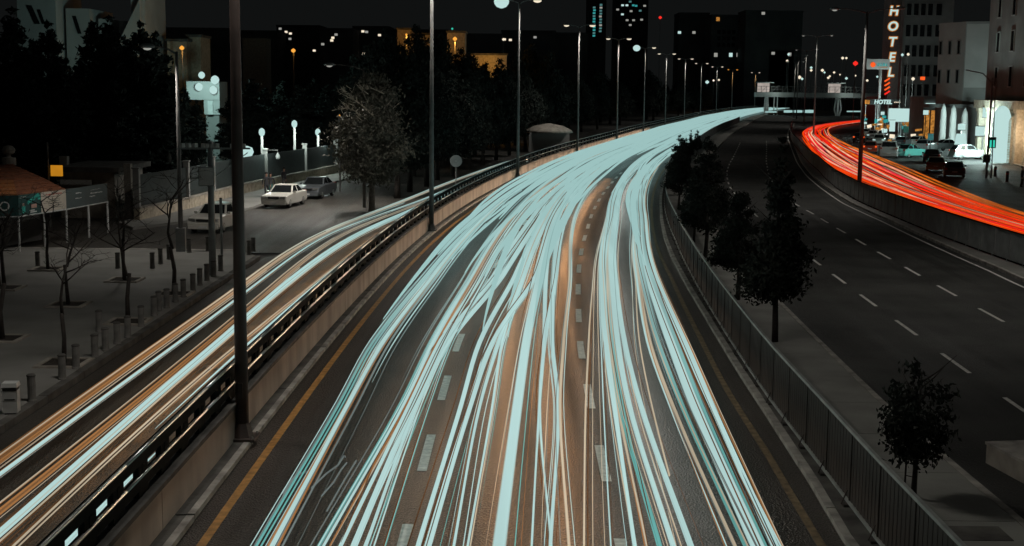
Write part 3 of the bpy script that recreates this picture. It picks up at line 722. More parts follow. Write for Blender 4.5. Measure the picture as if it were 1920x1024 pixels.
# ------------------------------------------------------------------ bollards, bin, manholes
bl = [(60, 752), (117, 711), (143, 691), (178, 670), (198, 657), (220, 645), (240, 633), (186, 621), (265, 612), (289, 592), (298, 582), (313, 577), (329, 566), (344, 557), (362, 546), (375, 535), (388, 526), (401, 519), (414, 508), (452, 486), (467, 478),
      (71, 501), (221, 503), (286, 503), (301, 494), (317, 486), (355, 474), (390, 471), (475, 472)]
root = None
for i, b in enumerate(bl):
    q = G(*b, .12)
    row = 'kerb' if i < 21 else 'rear edge'
    if root is None:
        root = thing('bollard', 'x', 'bollard', q, 0, 'grey bollards round the plaza')
        obj('post', MB().lathe((0, 0, 0), [(.115, 0), (.115, .04), (.10, .05), (.10, .60), (.10, .62)], 12), M['bollard'], root)
        obj('cap', MB().lathe((0, 0, .621), [(.112, 0), (.112, .03), (.08, .055), (.02, .06)], 12), M['coping'], root); o = root
    else: o = dup(root, q)
    nth = ['first', 'second', 'third', 'fourth', 'fifth', 'sixth', 'seventh', 'eighth', 'ninth', 'tenth', 'eleventh', 'twelfth', 'thirteenth', 'fourteenth', 'fifteenth', 'sixteenth', 'seventeenth', 'eighteenth', 'nineteenth', 'twentieth', 'twenty first']
    o['label'] = ('grey bollard in the kerb row, %s from the white litter bin' % nth[i] if i < 21 else 'grey bollard in the rear row of the plaza, %s from its kiosk end' % nth[i - 21])
q = G(22, 775, .12)
bin_ = thing('litter_bin', 'white box shaped litter bin with dark slots and a lid at the plaza edge', 'litter bin', q, .12)
obj('body', MB().box((0, 0, .30), (.34, .30, .52)), M['white_metal'], bin_)
obj('lid', MB().box((0, 0, .70), (.37, .33, .10), taper=.9), M['white_metal'], bin_)
obj('slot', MB().box((0, -.01, .605), (.31, .29, .088)).box((0, -.152, .36), (.24, .012, .03)), M['black'], bin_)
obj('foot', MB().box((0, 0, .02), (.26, .24, .04)), M['black'], bin_)
q = G(410, 688, 0)
mh = thing('manhole_cover', 'round iron manhole cover in the side road by the guardrail', 'manhole cover', (q.x, q.y, .0))
obj('ring', MB().lathe((0, 0, .0), [(.36, 0), (.36, .012), (.30, .014)], 20), M['stone'], mh); obj('lid', MB().lathe((0, 0, .0), [(.29, 0), (.29, .017), (.1, .02)], 20), M['asphalt_side'], mh)
q = G(1848, 868, 0); q2 = G(1925, 910, 0); dd = (q2 - q).normalized(); nn = Vector((-dd.y, dd.x, 0)); nn = nn if nn.x > 0 else -nn
cb = thing('concrete_block', 'low pale concrete block lying on the empty lanes at the right edge', 'concrete block', q)
fp_ = [q, q + dd * 2.6, q + dd * 2.6 + nn * 1.3, q + nn * 1.3]
obj('body', MB().prism([(p.x, p.y) for p in fp_], 0, .40), M['stone'], cb, world=True); ce_ = sum(fp_, Vector()) / 4
obj('top_slab', MB().prism([(ce_.x + (p.x - ce_.x) * 1.03, ce_.y + (p.y - ce_.y) * 1.03) for p in fp_], .402, .46), M['concrete_lip'], cb, world=True)

# equipment pole with box and arms
q = G(399, 516, .12)
ep = thing('equipment_pole', 'pale pole with a grey box and a crossarm of instruments on the plaza kerb', 'pole', q, .06)
H = hgt(394, 265, q) - .12
obj('pole', MB().tube([(0, 0, 0), (0, 0, H * .6), (0, 0, H)], [.15, .13, .10], 10), M['grey_metal'], ep, True)
zb = (hgt(380, 330, q) - .12)
bx = obj('cabinet', MB().box((-.12, -.24, zb), (.62, .30, .78)), M['grey_metal'], ep)
obj('cabinet_door', MB().box((-.12, -.40, zb), (.54, .02, .70)), M['white_metal'], bx)
zc = hgt(394, 279, q) - .12
obj('crossarm', MB().bar((-1.35, 0, zc), (1.6, 0, zc + .02), .07, .07), M['grey_metal'], ep)
for x in (-1.1, -.85, -.6, -.25, -.08, .12, .3, .9, 1.35):
    obj('instrument', MB().box((x, -.03, zc + .13), (.13, .22, .16), random.uniform(-.5, .5)).lathe((x, 0, zc + .03), [(.03, 0), (.03, .06)], 6), M['white_metal'], ep)
obj('side_bracket', MB().tube([(-.45, -.2, zb - .05), (-.75, -.2, zb - .1), (-.78, -.2, zb + .12)], .045, 6).tube([(.2, 0, zb), (1.5, 0, zb + .95)], .02, 5), M['grey_metal'], ep)
q = G(416, 480, .12)
sp = thing('slim_post', 'slim grey post between the equipment pole and the nearest lamp post', 'post', q)
obj('post', MB().tube([(0, 0, 0), (0, 0, 2.6)], .06, 8), M['grey_metal'], sp); obj('cap', MB().lathe((0, 0, 2.6), [(.07, 0), (.05, .05)], 8), M['coping'], sp)

# round traffic sign seen from behind, beyond the guardrail
q = P(88.5, -6.75, 0)
rs = thing('traffic_sign', 'round grey traffic sign seen from behind beyond the guardrail', 'traffic sign', q, .1)
obj('post', MB().tube([(0, 0, 0), (0, 0, 3.3)], .035, 8), M['pole'], rs)
f = xf(MB().lathe((0, 0, -.015), [(.36, 0), (.40, .008), (.40, .022), (.36, .03)], 24), Matrix.Translation((0, -.05, 3.0)) @ Matrix.Rotation(PI / 2, 4, 'X'))
obj('disc', f, M['grey_metal'], rs); obj('clamp', MB().box((0, -.09, 3.0), (.12, .05, .06)), M['steel'], rs)

# ------------------------------------------------------------------ kiosk
p0, p1, p2, p3 = G(-70, 478, .12), G(37, 472, .12), G(126, 455, .12), G(203, 437, .12)
ks = thing('kiosk', 'low kiosk with a terracotta roof and printed banners on white posts', 'kiosk', (p1.x, p1.y, .12))
H0, H1 = 1.78, 2.72
cen = Vector((-27.5, 68.5, 0))
loc = lambda p, z: Vector((p[0], p[1], z))
def banner(a, b, m, name='banner', z0=H0, z1=H1): return obj(name, MB().slab(a, b, z0, z1, .05), m, ks, world=True)
b1 = banner(p0, p1 + (p0 - p1) * .002, M['teal_print'])
pm_ = p1.lerp(p2, .46)
b2 = banner(p1 + (p2 - p1) * .002, pm_, M['teal_print']); b3 = banner(pm_ + (p2 - p1) * .002, p2, M['cream_print']); b4 = banner(p2 + (p3 - p2) * .004, p3, M['slate_print'])
def on_face(a, b, s, z, w, h, m, par, name, out=.028, tilt=0):
    d = (b - a); L = d.length; d = d.normalized(); n = Vector((d.y, -d.x, 0)); c = a + d * (s * L) + n * out; c.z = z
    mb = MB(); mb.box((0, 0, 0), (w, .012, h), 0, 0, tilt); xf(mb, Matrix.Translation(c) @ Matrix.Rotation(math.atan2(d.y, d.x), 4, 'Z'))
    return obj(name, mb, m, par, world=True)
def words(a, b, s, z, L, h, m, par, seed, n=9):
    """a line of small illegible print: separate little strokes"""
    r = random.Random(seed); d = (b - a).normalized(); nn = Vector((d.y, -d.x, 0)); T = (b - a).length; mb = MB(); x = s * T - L / 2
    while x < s * T + L / 2:
        w = r.uniform(.05, .16); c = a + d * (x + w / 2) + nn * .028; c.z = z + r.uniform(-.012, .012)
        k = MB().box((0, 0, 0), (w, .008, h * r.uniform(.6, 1)), 0, 0, r.uniform(-.05, .05)); xf(k, Matrix.Translation(c) @ Matrix.Rotation(math.atan2(d.y, d.x), 4, 'Z')); mb.add(k.v, k.f); x += w + r.uniform(.02, .06)
    return obj('print_line', mb, m, par, world=True)
tx = text_mb('LO', .62, .02); d = (p1 - p0).normalized(); n = Vector((d.y, -d.x, 0)); c = p1 - d * .75 + n * .03; c.z = 2.22
xf(tx, Matrix.Translation(c) @ Matrix.Rotation(math.atan2(d.y, d.x), 4, 'Z') @ Matrix.Rotation(PI / 2, 4, 'X')); obj('lettering', tx, M['white_metal'], b1, world=True)
words(p1, p2, .055, 2.60, .16, .07, M['white_metal'], b2, 1); words(p1, p2, .13, 2.60, .34, .03, M['white_metal'], b2, 2)
on_face(p1, p2, .30, 2.48, .95, .16, M['teal_bright'], b2, 'teal_stroke', tilt=-.35); on_face(p1, p2, .42, 2.52, .2, .22, M['teal_bright'], b2, 'teal_stroke', .03)
on_face(p1, p2, .10, 2.02, .26, .34, M['teal_bright'], b2, 'printed_figure'); on_face(p1, p2, .10, 2.26, .13, .13, M['skin_print'], b2, 'printed_face', .03)
on_face(p1, p2, .31, 2.14, .42, .18, M['skin_print'], b2, 'print_block'); on_face(p1, p2, .27, 1.95, .4, .05, M['white_metal'], b2, 'print_line'); on_face(p1, p2, .30, 1.87, .5, .05, M['white_metal'], b2, 'print_line')
words(p1, p2, .72, 2.58, 1.15, .06, M['red_print'], b3, 3)
for k in range(6): words(p1, p2, .74, 2.46 - .105 * k, 1.0 - .06 * (k % 3), .035, M['coping'], b3, 4 + k)
words(p2, p3, .28, 2.45, .5, .06, M['white_metal'], b4, 20); words(p2, p3, .28, 2.2, .6, .05, M['white_metal'], b4, 21); words(p2, p3, .70, 2.5, 1.1, .05, M['grey_metal'], b4, 22); words(p2, p3, .72, 2.33, 1.3, .06, M['white_metal'], b4, 23); words(p2, p3, .62, 2.18, .6, .05, M['white_metal'], b4, 24)
for p in (p1, p2, p1.lerp(p2, .52), p2.lerp(p3, .52), p3, p0):
    obj('post', MB().tube([(p.x, p.y, .12), (p.x, p.y, H0)], .055, 8), M['white_metal'], ks, world=True)
for a, b in ((p0, p1), (p1, p2), (p2, p3)): obj('trim', MB().bar(a + Vector((0, 0, H0 - .15)), b + Vector((0, 0, H0 - .15)), .05, .05), M['white_metal'], ks, world=True)
# hipped roof laid in rows of tiles
apex = D(17, 306, 68.5); apex = Vector((apex.x, apex.y, apex.z))
back = [Vector((-25.5, 72.5, 0)), Vector((-31, 73.5, 0)), Vector((-33, 67, 0))]
rim = [p0, p1, p2] + back
def lerp3(a, b, k): return a + (b - a) * k
for i in range(len(rim)):
    a, b = rim[i].copy(), rim[(i + 1) % len(rim)].copy(); a.z = b.z = H1 + .0
    rf = obj('roof', MB().add([a, b, apex], [(0, 1, 2)]), M['tile'], ks, world=True)
    if i > 1: continue
    rows = 9
    for r_ in range(rows):
        k0, k1 = r_ / rows, (r_ + 1.12) / rows; k1 = min(k1, .985)
        A, B, C2, E2 = lerp3(a, apex, k0), lerp3(b, apex, k0), lerp3(b, apex, k1), lerp3(a, apex, k1)
        nn = (B - A).cross(apex - A).normalized(); cols = max(1, int((B - A).length / .33))
        mb = MB()
        for c in range(cols):
            f0, f1 = (c + .04) / cols, (c + .96) / cols; up = nn * (.05 + random.uniform(0, .02)); lo = nn * .012
            q0, q1, q2, q3 = lerp3(A, B, f0) + up, lerp3(A, B, f1) + up, lerp3(E2, C2, f1) + lo, lerp3(E2, C2, f0) + lo
            mb.add([q0, q1, q2, q3, lerp3(A, B, f0), lerp3(A, B, f1)], [(0, 1, 2, 3), (4, 5, 1, 0)])
        o = obj('tile_row', mb, M['tile_or'] if (i == 0 and r_ < 4) else M['tile'], rf, world=True); o['kind'] = 'stuff'
obj('finial', MB().lathe(apex + Vector((0, 0, -.1)), [(.35, 0), (.35, .38), (.12, .42), (.10, .52), (.30, .62), (.34, .78), (.24, .95), (.05, 1.02)], 12), M['stone'], ks, world=True)
inner = [lerp3(Vector((cen.x, cen.y, .12)), p, .72) for p in rim]
obj('wall', MB().prism([(p.x, p.y) for p in inner], .12, H1 - .05), M['wall_dark'], ks, world=True)
# flat roofed hut beside it
h0, h1 = D(112, 322, 78), D(214, 322, 78)
hut = thing('hut', 'flat roofed pale hut behind the kiosk', 'hut', (h0.x, h0.y, 0))
obj('wall', MB().prism([(h0.x, 78), (h1.x, 78), (h1.x, 84), (h0.x, 84)], 0, h0.z), M['stone'], hut, world=True)
obj('roof', MB().prism([(h0.x - .4, 77.5), (h1.x + .4, 77.5), (h1.x + .4, 84.5), (h0.x - .4, 84.5)], h0.z, h0.z + .3), M['coping'], hut, world=True)
a_, b_ = D(112, 337, 77.6), D(170, 337, 77.6)
obj('lit_fascia', MB().slab((a_.x, 77.7), (b_.x, 77.7), a_.z - .28, a_.z, .1), M['white_metal'], hut, world=True)
obj('roof_box', MB().box((D(121, 312, 80).x, 80, h0.z + .55), (.45, .45, .5)), M['stone'], hut, world=True)
dq = D(228, 345, 77.9); obj('pillar', MB().box((D(236, 340, 78).x, 78.5, 1.6), (.4, .4, 3.2)), M['stone'], hut, world=True)
q = D(91, 330, 73)
fp = thing('orange_sign', 'square orange sign on a thin pole above the kiosk roof', 'sign', (q.x, 73, .0))
obj('pole', MB().tube([(0, 0, 0), (0, 0, D(91, 267, 73).z)], .05, 8), M['pole'], fp)
a_, b_ = D(97, 330, 73), D(118, 310, 73)
obj('panel', MB().box(((a_.x + b_.x) / 2 - q.x, -.1, (a_.z + b_.z) / 2), (b_.x - a_.x, .12, b_.z - a_.z), -.08), M['orange_print'], fp)
obj('bracket', MB().box((.12, 0, (a_.z + b_.z) / 2), (.2, .05, .3)), M['pole'], fp)

# ------------------------------------------------------------------ boundary wall of the park with piers, sheet panels and lanterns
bw = [(-21.5, 76), (-20.47, 83.5), (-19.68, 94.4), (-18.79, 101), (-17.25, 110.6), (-15.95, 119.9), (-14.85, 125.5)]
bs = thing('boundary_wall', 'low cream stone wall with dark sheet panels and pale piers behind the parked cars', 'wall', (bw[0][0], bw[0][1], 0))
cnt = 0
for (ax, ay), (bx_, by_) in zip(bw[:-1], bw[1:]):
    a, b = Vector((ax, ay, 0)), Vector((bx_, by_, 0)); n = max(1, round((b - a).length / 6.5))
    for i in range(n):
        u0, u1 = a.lerp(b, i / n), a.lerp(b, (i + 1) / n); d = (u1 - u0).normalized()
        for k in range(3):     # three courses of stone blocks
            m_ = 5
            for j in range(m_):
                f0, f1 = (j + (.0 if k % 2 else .0)) / m_, (j + 1) / m_
                obj('stone_block', MB().slab(u0.lerp(u1, f0) + d * .01, u0.lerp(u1, f1) - d * .01, .13 + .21 * k, .13 + .21 * (k + 1) - .012, .34 + random.uniform(-.015, .015)), M['cream_stone'], bs, world=True)
        obj('coping', MB().slab(u0 + d * .005, u1 - d * .005, .765, .86, .44), M['stone'], bs, world=True)
        obj('sheet_panel', MB().slab(u0 + d * .25, u1 - d * .05, .9, 2.7, .05), M['dark_sheet'], bs, world=True)
        obj('pier', MB().box(u0 + d * .1 + Vector((0, 0, 1.95)), (.34, .34, 2.2)).box(u0 + d * .1 + Vector((0, 0, 3.09)), (.44, .44, .08)), M['wall_grey'], bs, world=True)
LT = [((505, 355), 3.9, 'pale lantern post by the two walkers'), ((565, 340), 4.3, 'brightest lantern post on the boundary wall'), ((608, 330), 3.4, 'thin lantern post on the boundary wall near the lit tree')]
for b, H, lab in LT:
    q = G(*b); q.z = 0
    l = thing('lantern_post', lab, 'lantern', (q.x - .6, q.y + .5, .1))
    obj('post', MB().tube([(0, 0, 0), (0, 0, H)], [.14, .10], 8), M['wall_pale'], l); obj('globe', MB().lathe((0, 0, H), [(.08, 0), (.2, .12), (.24, .3), (.2, .5), (.06, .62)], 12), M['e_white'], l, True)
    light('lantern_light', (.9, -1.5, H - .2), 330, (.85, 1, .92), l, size=.25)
q = D(462, 285, 112); fl = thing('flood_lantern', 'big round glowing white lamp among the cypresses right of the nearest lamp post', 'lantern', (q.x, q.y, 0))
obj('post', MB().tube([(0, 0, 0), (0, 0, q.z - .5)], .08, 8), M['pole'], fl); obj('globe', MB().lathe((0, 0, q.z - .5), [(.1, 0), (.45, .15), (.62, .5), (.5, .85), (.1, 1.0)], 14), M['e_white'], fl, True)
light('lantern_light', (0, -.9, q.z), 260, (.7, 1, .95), fl, size=.3)
q = D(521, 294, 103); cl_ = thing('camera_post', 'white dome camera hanging from a bracket by the walkers', 'camera', (q.x, q.y, 0))
obj('post', MB().tube([(-.9, 0, 0), (-.9, 0, q.z + .5), (0, 0, q.z + .5), (0, 0, q.z + .2)], .05, 6), M['pole'], cl_); obj('dome', MB().lathe((0, 0, q.z - .2), [(.08, 0), (.17, .08), (.18, .22), (.1, .4), (.04, .5)], 12), M['white_metal'], cl_, True)

# ------------------------------------------------------------------ cars
def car(label, q, rz, paint, L=4.3, Wd=1.72, H=1.43, kind='sedan', group=None, roof_sign=False, head_on=False, tail_on=False):
    """nose towards local -y"""
    root = thing('parked_car', label, 'car', q, rz, group); w = Wd / 2
    h0, hb, hh = .24, .60 * H, .66 * H      # sill, bonnet, beltline
    prof = [(-L / 2, h0 + .12), (-L / 2 - .03, h0 + .3), (-L / 2 + .05, hb - .06), (-L / 2 + .5, hb + .02), (-L * .17, hh), (L * .30, hh + .02), (L / 2 - .12, hb + .06 if kind == 'sedan' else hh), (L / 2, h0 + .35), (L / 2 - .04, h0 + .1), (L / 2 - .3, h0)]
    prof = prof + [(-L / 2 + .3, h0)]
    rings = []
    for x, k, dz in ((-w, .86, 0), (-w + .06, 1.0, 0), (w - .06, 1.0, 0), (w, .86, 0)):
        zc = (h0 + hh) / 2; rings.append([(x, y * (.985 if k < 1 else 1), zc + (z - zc) * k) for y, z in prof])
    mb = MB(); n = len(prof); vs = [v for r_ in rings for v in r_]; fs = []
    for i in range(3):
        for j in range(n): fs.append((i * n + j, i * n + (j + 1) % n, (i + 1) * n + (j + 1) % n, (i + 1) * n + j))
    fs += [tuple(range(n)), tuple(range(3 * n, 4 * n))[::-1]]
    mb.add(vs, fs)
    y0, y1, y2, y3 = -L * .17, -L * .03, (L * .20 if kind == 'sedan' else L * .36), (L * .36 if kind == 'sedan' else L / 2 - .12)
    bt, tp = w - .08, w - .24
    def cab(i, s):  # corner points of the cabin: bottom, top
        return {0: (s * bt, y0, hh - .02), 1: (s * tp, y1, H - .03), 2: (s * tp, y2, H - .05), 3: (s * bt, y3, hh)}[i]
    cv = [cab(i, -1) for i in range(4)] + [cab(i, 1) for i in range(4)]
    cv += [(-(tp - .1), y1 + .15, H), (tp - .1, y1 + .15, H), (tp - .1, y2 - .12, H - .01), (-(tp - .1), y2 - .12, H - .01)]
    mb.add(cv, [(0, 1, 2, 3), (7, 6, 5, 4), (0, 4, 5, 1), (2, 6, 7, 3), (1, 5, 9, 8), (5, 6, 10, 9), (6, 2, 11, 10), (2, 1, 8, 11), (8, 9, 10, 11)])
    obj('body', mb, M['car_' + paint], root)
    def pane(name, c4, off, m=M['glass'], k=.88):
        c4 = [Vector(c) for c in c4]; ce = sum(c4, Vector()) / 4; nn = (c4[1] - c4[0]).cross(c4[3] - c4[0]).normalized()
        if nn.dot(ce - Vector((0, 0, H * .6))) < 0: nn = -nn
        q4 = [ce + (c - ce) * k for c in c4]; mb = MB(); mb.add([c + nn * off for c in q4] + [c - nn * .02 for c in q4], [(0, 1, 2, 3), (0, 4, 5, 1), (1, 5, 6, 2), (2, 6, 7, 3), (3, 7, 4, 0)])
        return obj(name, mb, m, root)
    pane('windscreen', [cab(0, -1), cab(0, 1), cab(1, 1), cab(1, -1)], .012); pane('rear_window', [cab(3, -1), cab(3, 1), cab(2, 1), cab(2, -1)], .012)
    for s in (-1, 1):
        a, b, c, d = [Vector(cab(i, s)) for i in range(4)]; mb_, mt_ = (a + d) / 2, (b + c) / 2
        pane('side_window', [a, mb_, mt_, b], .012, k=.84); pane('side_window', [mb_, d, c, mt_], .012, k=.84)
        obj('mirror', MB().box((s * (w + .06), y0 + .12, hh + .05), (.17, .10, .12)), M['car_' + paint], root)
        obj('headlight', MB().box((s * (w - .26), -L / 2 + .045, hb - .14), (.36, .16, .13), s * .15), M['e_white'] if head_on else M['steel'], root)
        obj('tail_light', MB().box((s * (w - .16), L / 2 - .07, hb - .02), (.24, .14, .2)), M['e_redor'] if tail_on else M['red_print'], root)
        for y in (-L * .31, L * .30):
            wh = obj('wheel', xf(MB().lathe((0, 0, -.1), [(.24, 0), (.30, .02), (.31, .1), (.30, .18), (.24, .2)], 16), Matrix.Translation((s * (w - .10), y, .31)) @ Matrix.Rotation(PI / 2, 4, 'Y')), M['tyre'], root)
            obj('rim', xf(MB().lathe((0, 0, 0), [(.19, 0), (.19, .012), (.06, .03)], 12), Matrix.Translation((s * (w + .0), y, .31)) @ Matrix.Rotation(s * PI / 2, 4, 'Y')), M['steel'], wh)
    obj('bumper', MB().box((0, -L / 2 - .0, h0 + .12), (Wd - .12, .18, .2)), M['car_' + paint], root); obj('bumper', MB().box((0, L / 2 - .04, h0 + .14), (Wd - .12, .18, .22)), M['car_' + paint], root)
    obj('grille', MB().box((0, -L / 2 - .0, hb - .16), (Wd * .42, .12, .12)), M['black'], root)
    obj('licence_plate', MB().box((0, -L / 2 - .10, h0 + .12), (.46, .02, .11)), M['white_metal'], root); obj('licence_plate', MB().box((0, L / 2 + .015, h0 + .34), (.46, .09, .11)), M['white_metal'], root)
    if roof_sign: obj('roof_sign', MB().box((0, y1 + .5, H + .09), (.5, .18, .16), taper=.85), M['e_shop'], root)
    return root
q = G(530, 391); car('white four door saloon parked nearest on the side street', (q.x - .2, q.y + 1.9, 0), -.16, 'white')
q = G(579, 374); car('dark grey saloon parked behind the white saloon', (q.x + .2, q.y + 2.2, 0), -.16, 'grey')
q = G(399, 438); car('white hatchback half hidden by the equipment pole', (q.x - .2, q.y + 1.8, 0), -.12, 'white', 4.1, 1.74, 1.46, 'hatch')
rc = 'cars standing by the shops on the right'
q = G(1676, 297); car('white taxi estate with a lit roof sign before the shops', (q.x, q.y + 2.1, 0), PI - .30, 'silver', 4.6, 2.1, 2.0, 'hatch', rc, roof_sign=True)
q = G(1716, 297); car('teal saloon right of the white taxi', (q.x, q.y + 2.4, 0), PI - .9, 'teal', 4.5, 1.85, 1.6, 'sedan', rc)
q = G(1802, 334); car('dark saloon parked nearest on the right with its tail towards us', (q.x, q.y + 2, 0), PI - .30, 'grey', 4.4, 1.85, 1.45, 'sedan', rc)
q = G(1766, 323); car('gold brown saloon behind the dark saloon', (q.x, q.y + 2, 0), PI - .30, 'gold', 4.4, 1.85, 1.45, 'sedan', rc)
q = G(1757, 306); car('black saloon behind the gold brown saloon', (q.x, q.y + 2, 0), PI - .30, 'black', 4.4, 1.85, 1.5, 'sedan', rc)
q = G(1824, 300); car('white off road car parked sideways before the arcade', (q.x, q.y + 1.5, .0), PI / 2 + .1, 'silver', 4.3, 1.8, 1.75, 'hatch', rc)
q = G(1640, 288); car('red car with glowing tail lights left of the white taxi', (q.x, q.y + 2.1, 0), PI - .30, 'red', 4.3, 1.8, 1.5, 'sedan', rc, tail_on=True)
q = G(1618, 268); car('dark car deep in the queue beyond the red car', (q.x, q.y + 2.1, 0), PI - .32, 'black', 4.3, 1.8, 1.5, 'sedan', rc, tail_on=True)
q = G(1655, 272); car('white car facing us with bright headlights in the queue', (q.x, q.y + 2.1, 0), -.3, 'white', 4.3, 1.8, 1.5, 'sedan', rc, head_on=True)
q = G(1642, 262); car('silver car facing us with headlights, deepest in the queue', (q.x, q.y + 2.1, 0), -.3, 'silver', 4.3, 1.8, 1.5, 'sedan', rc, head_on=True)
for (px_, py_), pt_, rz_, lb_ in (((1630, 258), 'silver', PI - .32, 'small silver car far back in the queue by the shops'), ((1662, 262), 'black', -.3, 'small black car facing us far back in the queue'), ((1700, 276), 'grey', PI - .5, 'grey car between the white taxi and the green board'), ((1731, 275), 'white', PI - .8, 'white car nosing in behind the teal saloon'), ((1788, 283), 'silver', PI / 2 + .2, 'silver car standing across before the pale columns')):
    q = G(px_, py_); car(lb_, (q.x, q.y + 2.1, 0), rz_, pt_, 4.3, 1.8, 1.5, 'sedan', rc)
q = G(1745, 285); car('silver van like car behind the teal saloon', (q.x, q.y + 2.1, 0), PI - .6, 'silver', 4.3, 1.8, 1.6, 'hatch', rc)

# ------------------------------------------------------------------ people: one skinned body each, clothes as material bands, hair as a child
def person(label, q, rz, top, legs, H=1.72, stride=.12, arm=.1):
    root = thing('person', label, 'person', q, rz)
    k = H / 1.72
    J = dict(pel=(0, 0, .95), bel=(0, 0, 1.12), che=(0, -.01, 1.32), neck=(0, 0, 1.46), hed0=(0, -.02, 1.53), hed=(0, -.03, 1.64), hedt=(0, -.02, 1.70))
    E = [('pel', 'bel'), ('bel', 'che'), ('che', 'neck'), ('neck', 'hed0'), ('hed0', 'hed'), ('hed', 'hedt')]
    Rr = dict(pel=.15, bel=.13, che=.16, neck=.055, hed0=.07, hed=.10, hedt=.07)
    for s, n in ((-1, 'l'), (1, 'r')):
        st = stride * s
        J.update({'hip' + n: (s * .10, 0, .90), 'kn' + n: (s * .105, -.03 + st * .6, .50), 'an' + n: (s * .10, .03 + st * 1.1, .10), 'to' + n: (s * .115, -.12 + st * 1.1, .05),
                  'sh' + n: (s * .19, 0, 1.40), 'el' + n: (s * .25, .04 - st * .7, 1.12), 'wr' + n: (s * .24, -.05 - st, .88), 'ha' + n: (s * .235, -.07 - st, .80)})
        E += [('pel', 'hip' + n), ('hip' + n, 'kn' + n), ('kn' + n, 'an' + n), ('an' + n, 'to' + n), ('che', 'sh' + n), ('sh' + n, 'el' + n), ('el' + n, 'wr' + n), ('wr' + n, 'ha' + n)]
        Rr.update({'hip' + n: .105, 'kn' + n: .07, 'an' + n: .045, 'to' + n: .04, 'sh' + n: .075, 'el' + n: .05, 'wr' + n: .034, 'ha' + n: .038})
        for f in range(4):
            nm = 'fi%d%s' % (f, n); J[nm] = (s * (.235 + .0), -.095 - st + f * .022, .715 + .012 * abs(f - 1)); E.append(('ha' + n, nm)); Rr[nm] = .010
        nm = 'th' + n; J[nm] = (s * .215, -.125 - st, .77); E.append(('ha' + n, nm)); Rr[nm] = .011
    ks_ = list(J); me = bpy.data.meshes.new('body'); me.from_pydata([tuple(c * k for c in J[n]) for n in ks_], [(ks_.index(a), ks_.index(b)) for a, b in E], [])
    o = bpy.data.objects.new('body', me); COL.objects.link(o)
    md = o.modifiers.new('skin', 'SKIN'); o.modifiers.new('sub', 'SUBSURF').levels = 1
    for i, n in enumerate(ks_):
        sv = me.skin_vertices[0].data[i]; sv.radius = (Rr[n] * k * .95, Rr[n] * k * .8) if n not in ('che', 'pel', 'bel') else (Rr[n] * k, Rr[n] * k * .72); sv.use_root = n == 'pel'
    m2 = bpy.data.meshes.new_from_object(o.evaluated_get(bpy.context.evaluated_depsgraph_get())); bpy.data.objects.remove(o)
    for x in (legs, top, M['skin'], M['black']): m2.materials.append(x)
    m2.polygons.foreach_set('use_smooth', [True] * len(m2.polygons))
    for p in m2.polygons:
        z = p.center.z / k; ax = abs(p.center.x) / k
        p.material_index = 3 if z < .09 else 2 if (z > 1.46 or (ax > .2 and z < .90)) else 1 if (z > .93 or ax > .205) else 0
    obj('body', None, None, root, me=m2)
    obj('hair', xf(MB().lathe((0, 0, 0), [(.095, 0), (.112, .05), (.10, .10), (.05, .135), (.01, .14)], 12), Matrix.Translation((0, .012 * k, 1.645 * k)) @ Matrix.Scale(k, 4)), M['hair'], root, True)
    for s in (-1, 1): obj('eye', MB().lathe((s * .035 * k, -.115 * k, 1.625 * k), [(.004, -.008), (.011, 0), (.004, .008)], 6), M['hair'], root)
    obj('nose', MB().add([Vector(v) * k for v in ((-.016, -.105, 1.585), (.016, -.105, 1.585), (0, -.14, 1.59), (0, -.11, 1.63))], [(0, 1, 2), (0, 2, 3), (1, 3, 2)]), M['skin'], root)
    obj('mouth', MB().box((0, -.105 * k, 1.555 * k), (.05 * k, .015, .012)), M['red_print'], root)
    return root
q = G(500, 371, .13); person('person in dark clothes walking on the left of two by the low wall', q, .3, M['cloth_dark'], M['cloth_dark'], 1.72)
q = G(508, 370, .13); person('person in a black top and teal trousers walking on the right of two', q, -.2, M['cloth_dark'], M['cloth_teal'], 1.66, -.12)
q = G(533, 359, .13); person('person in a long dark coat behind the white saloon', q, 2.6, M['cloth_dark'], M['cloth_grey'], 1.74)
q = G(1915, 352, 0); person('person in dark clothes standing at the right edge of the picture', q, 1.2, M['cloth_dark'], M['cloth_dark'], 1.75, .05)

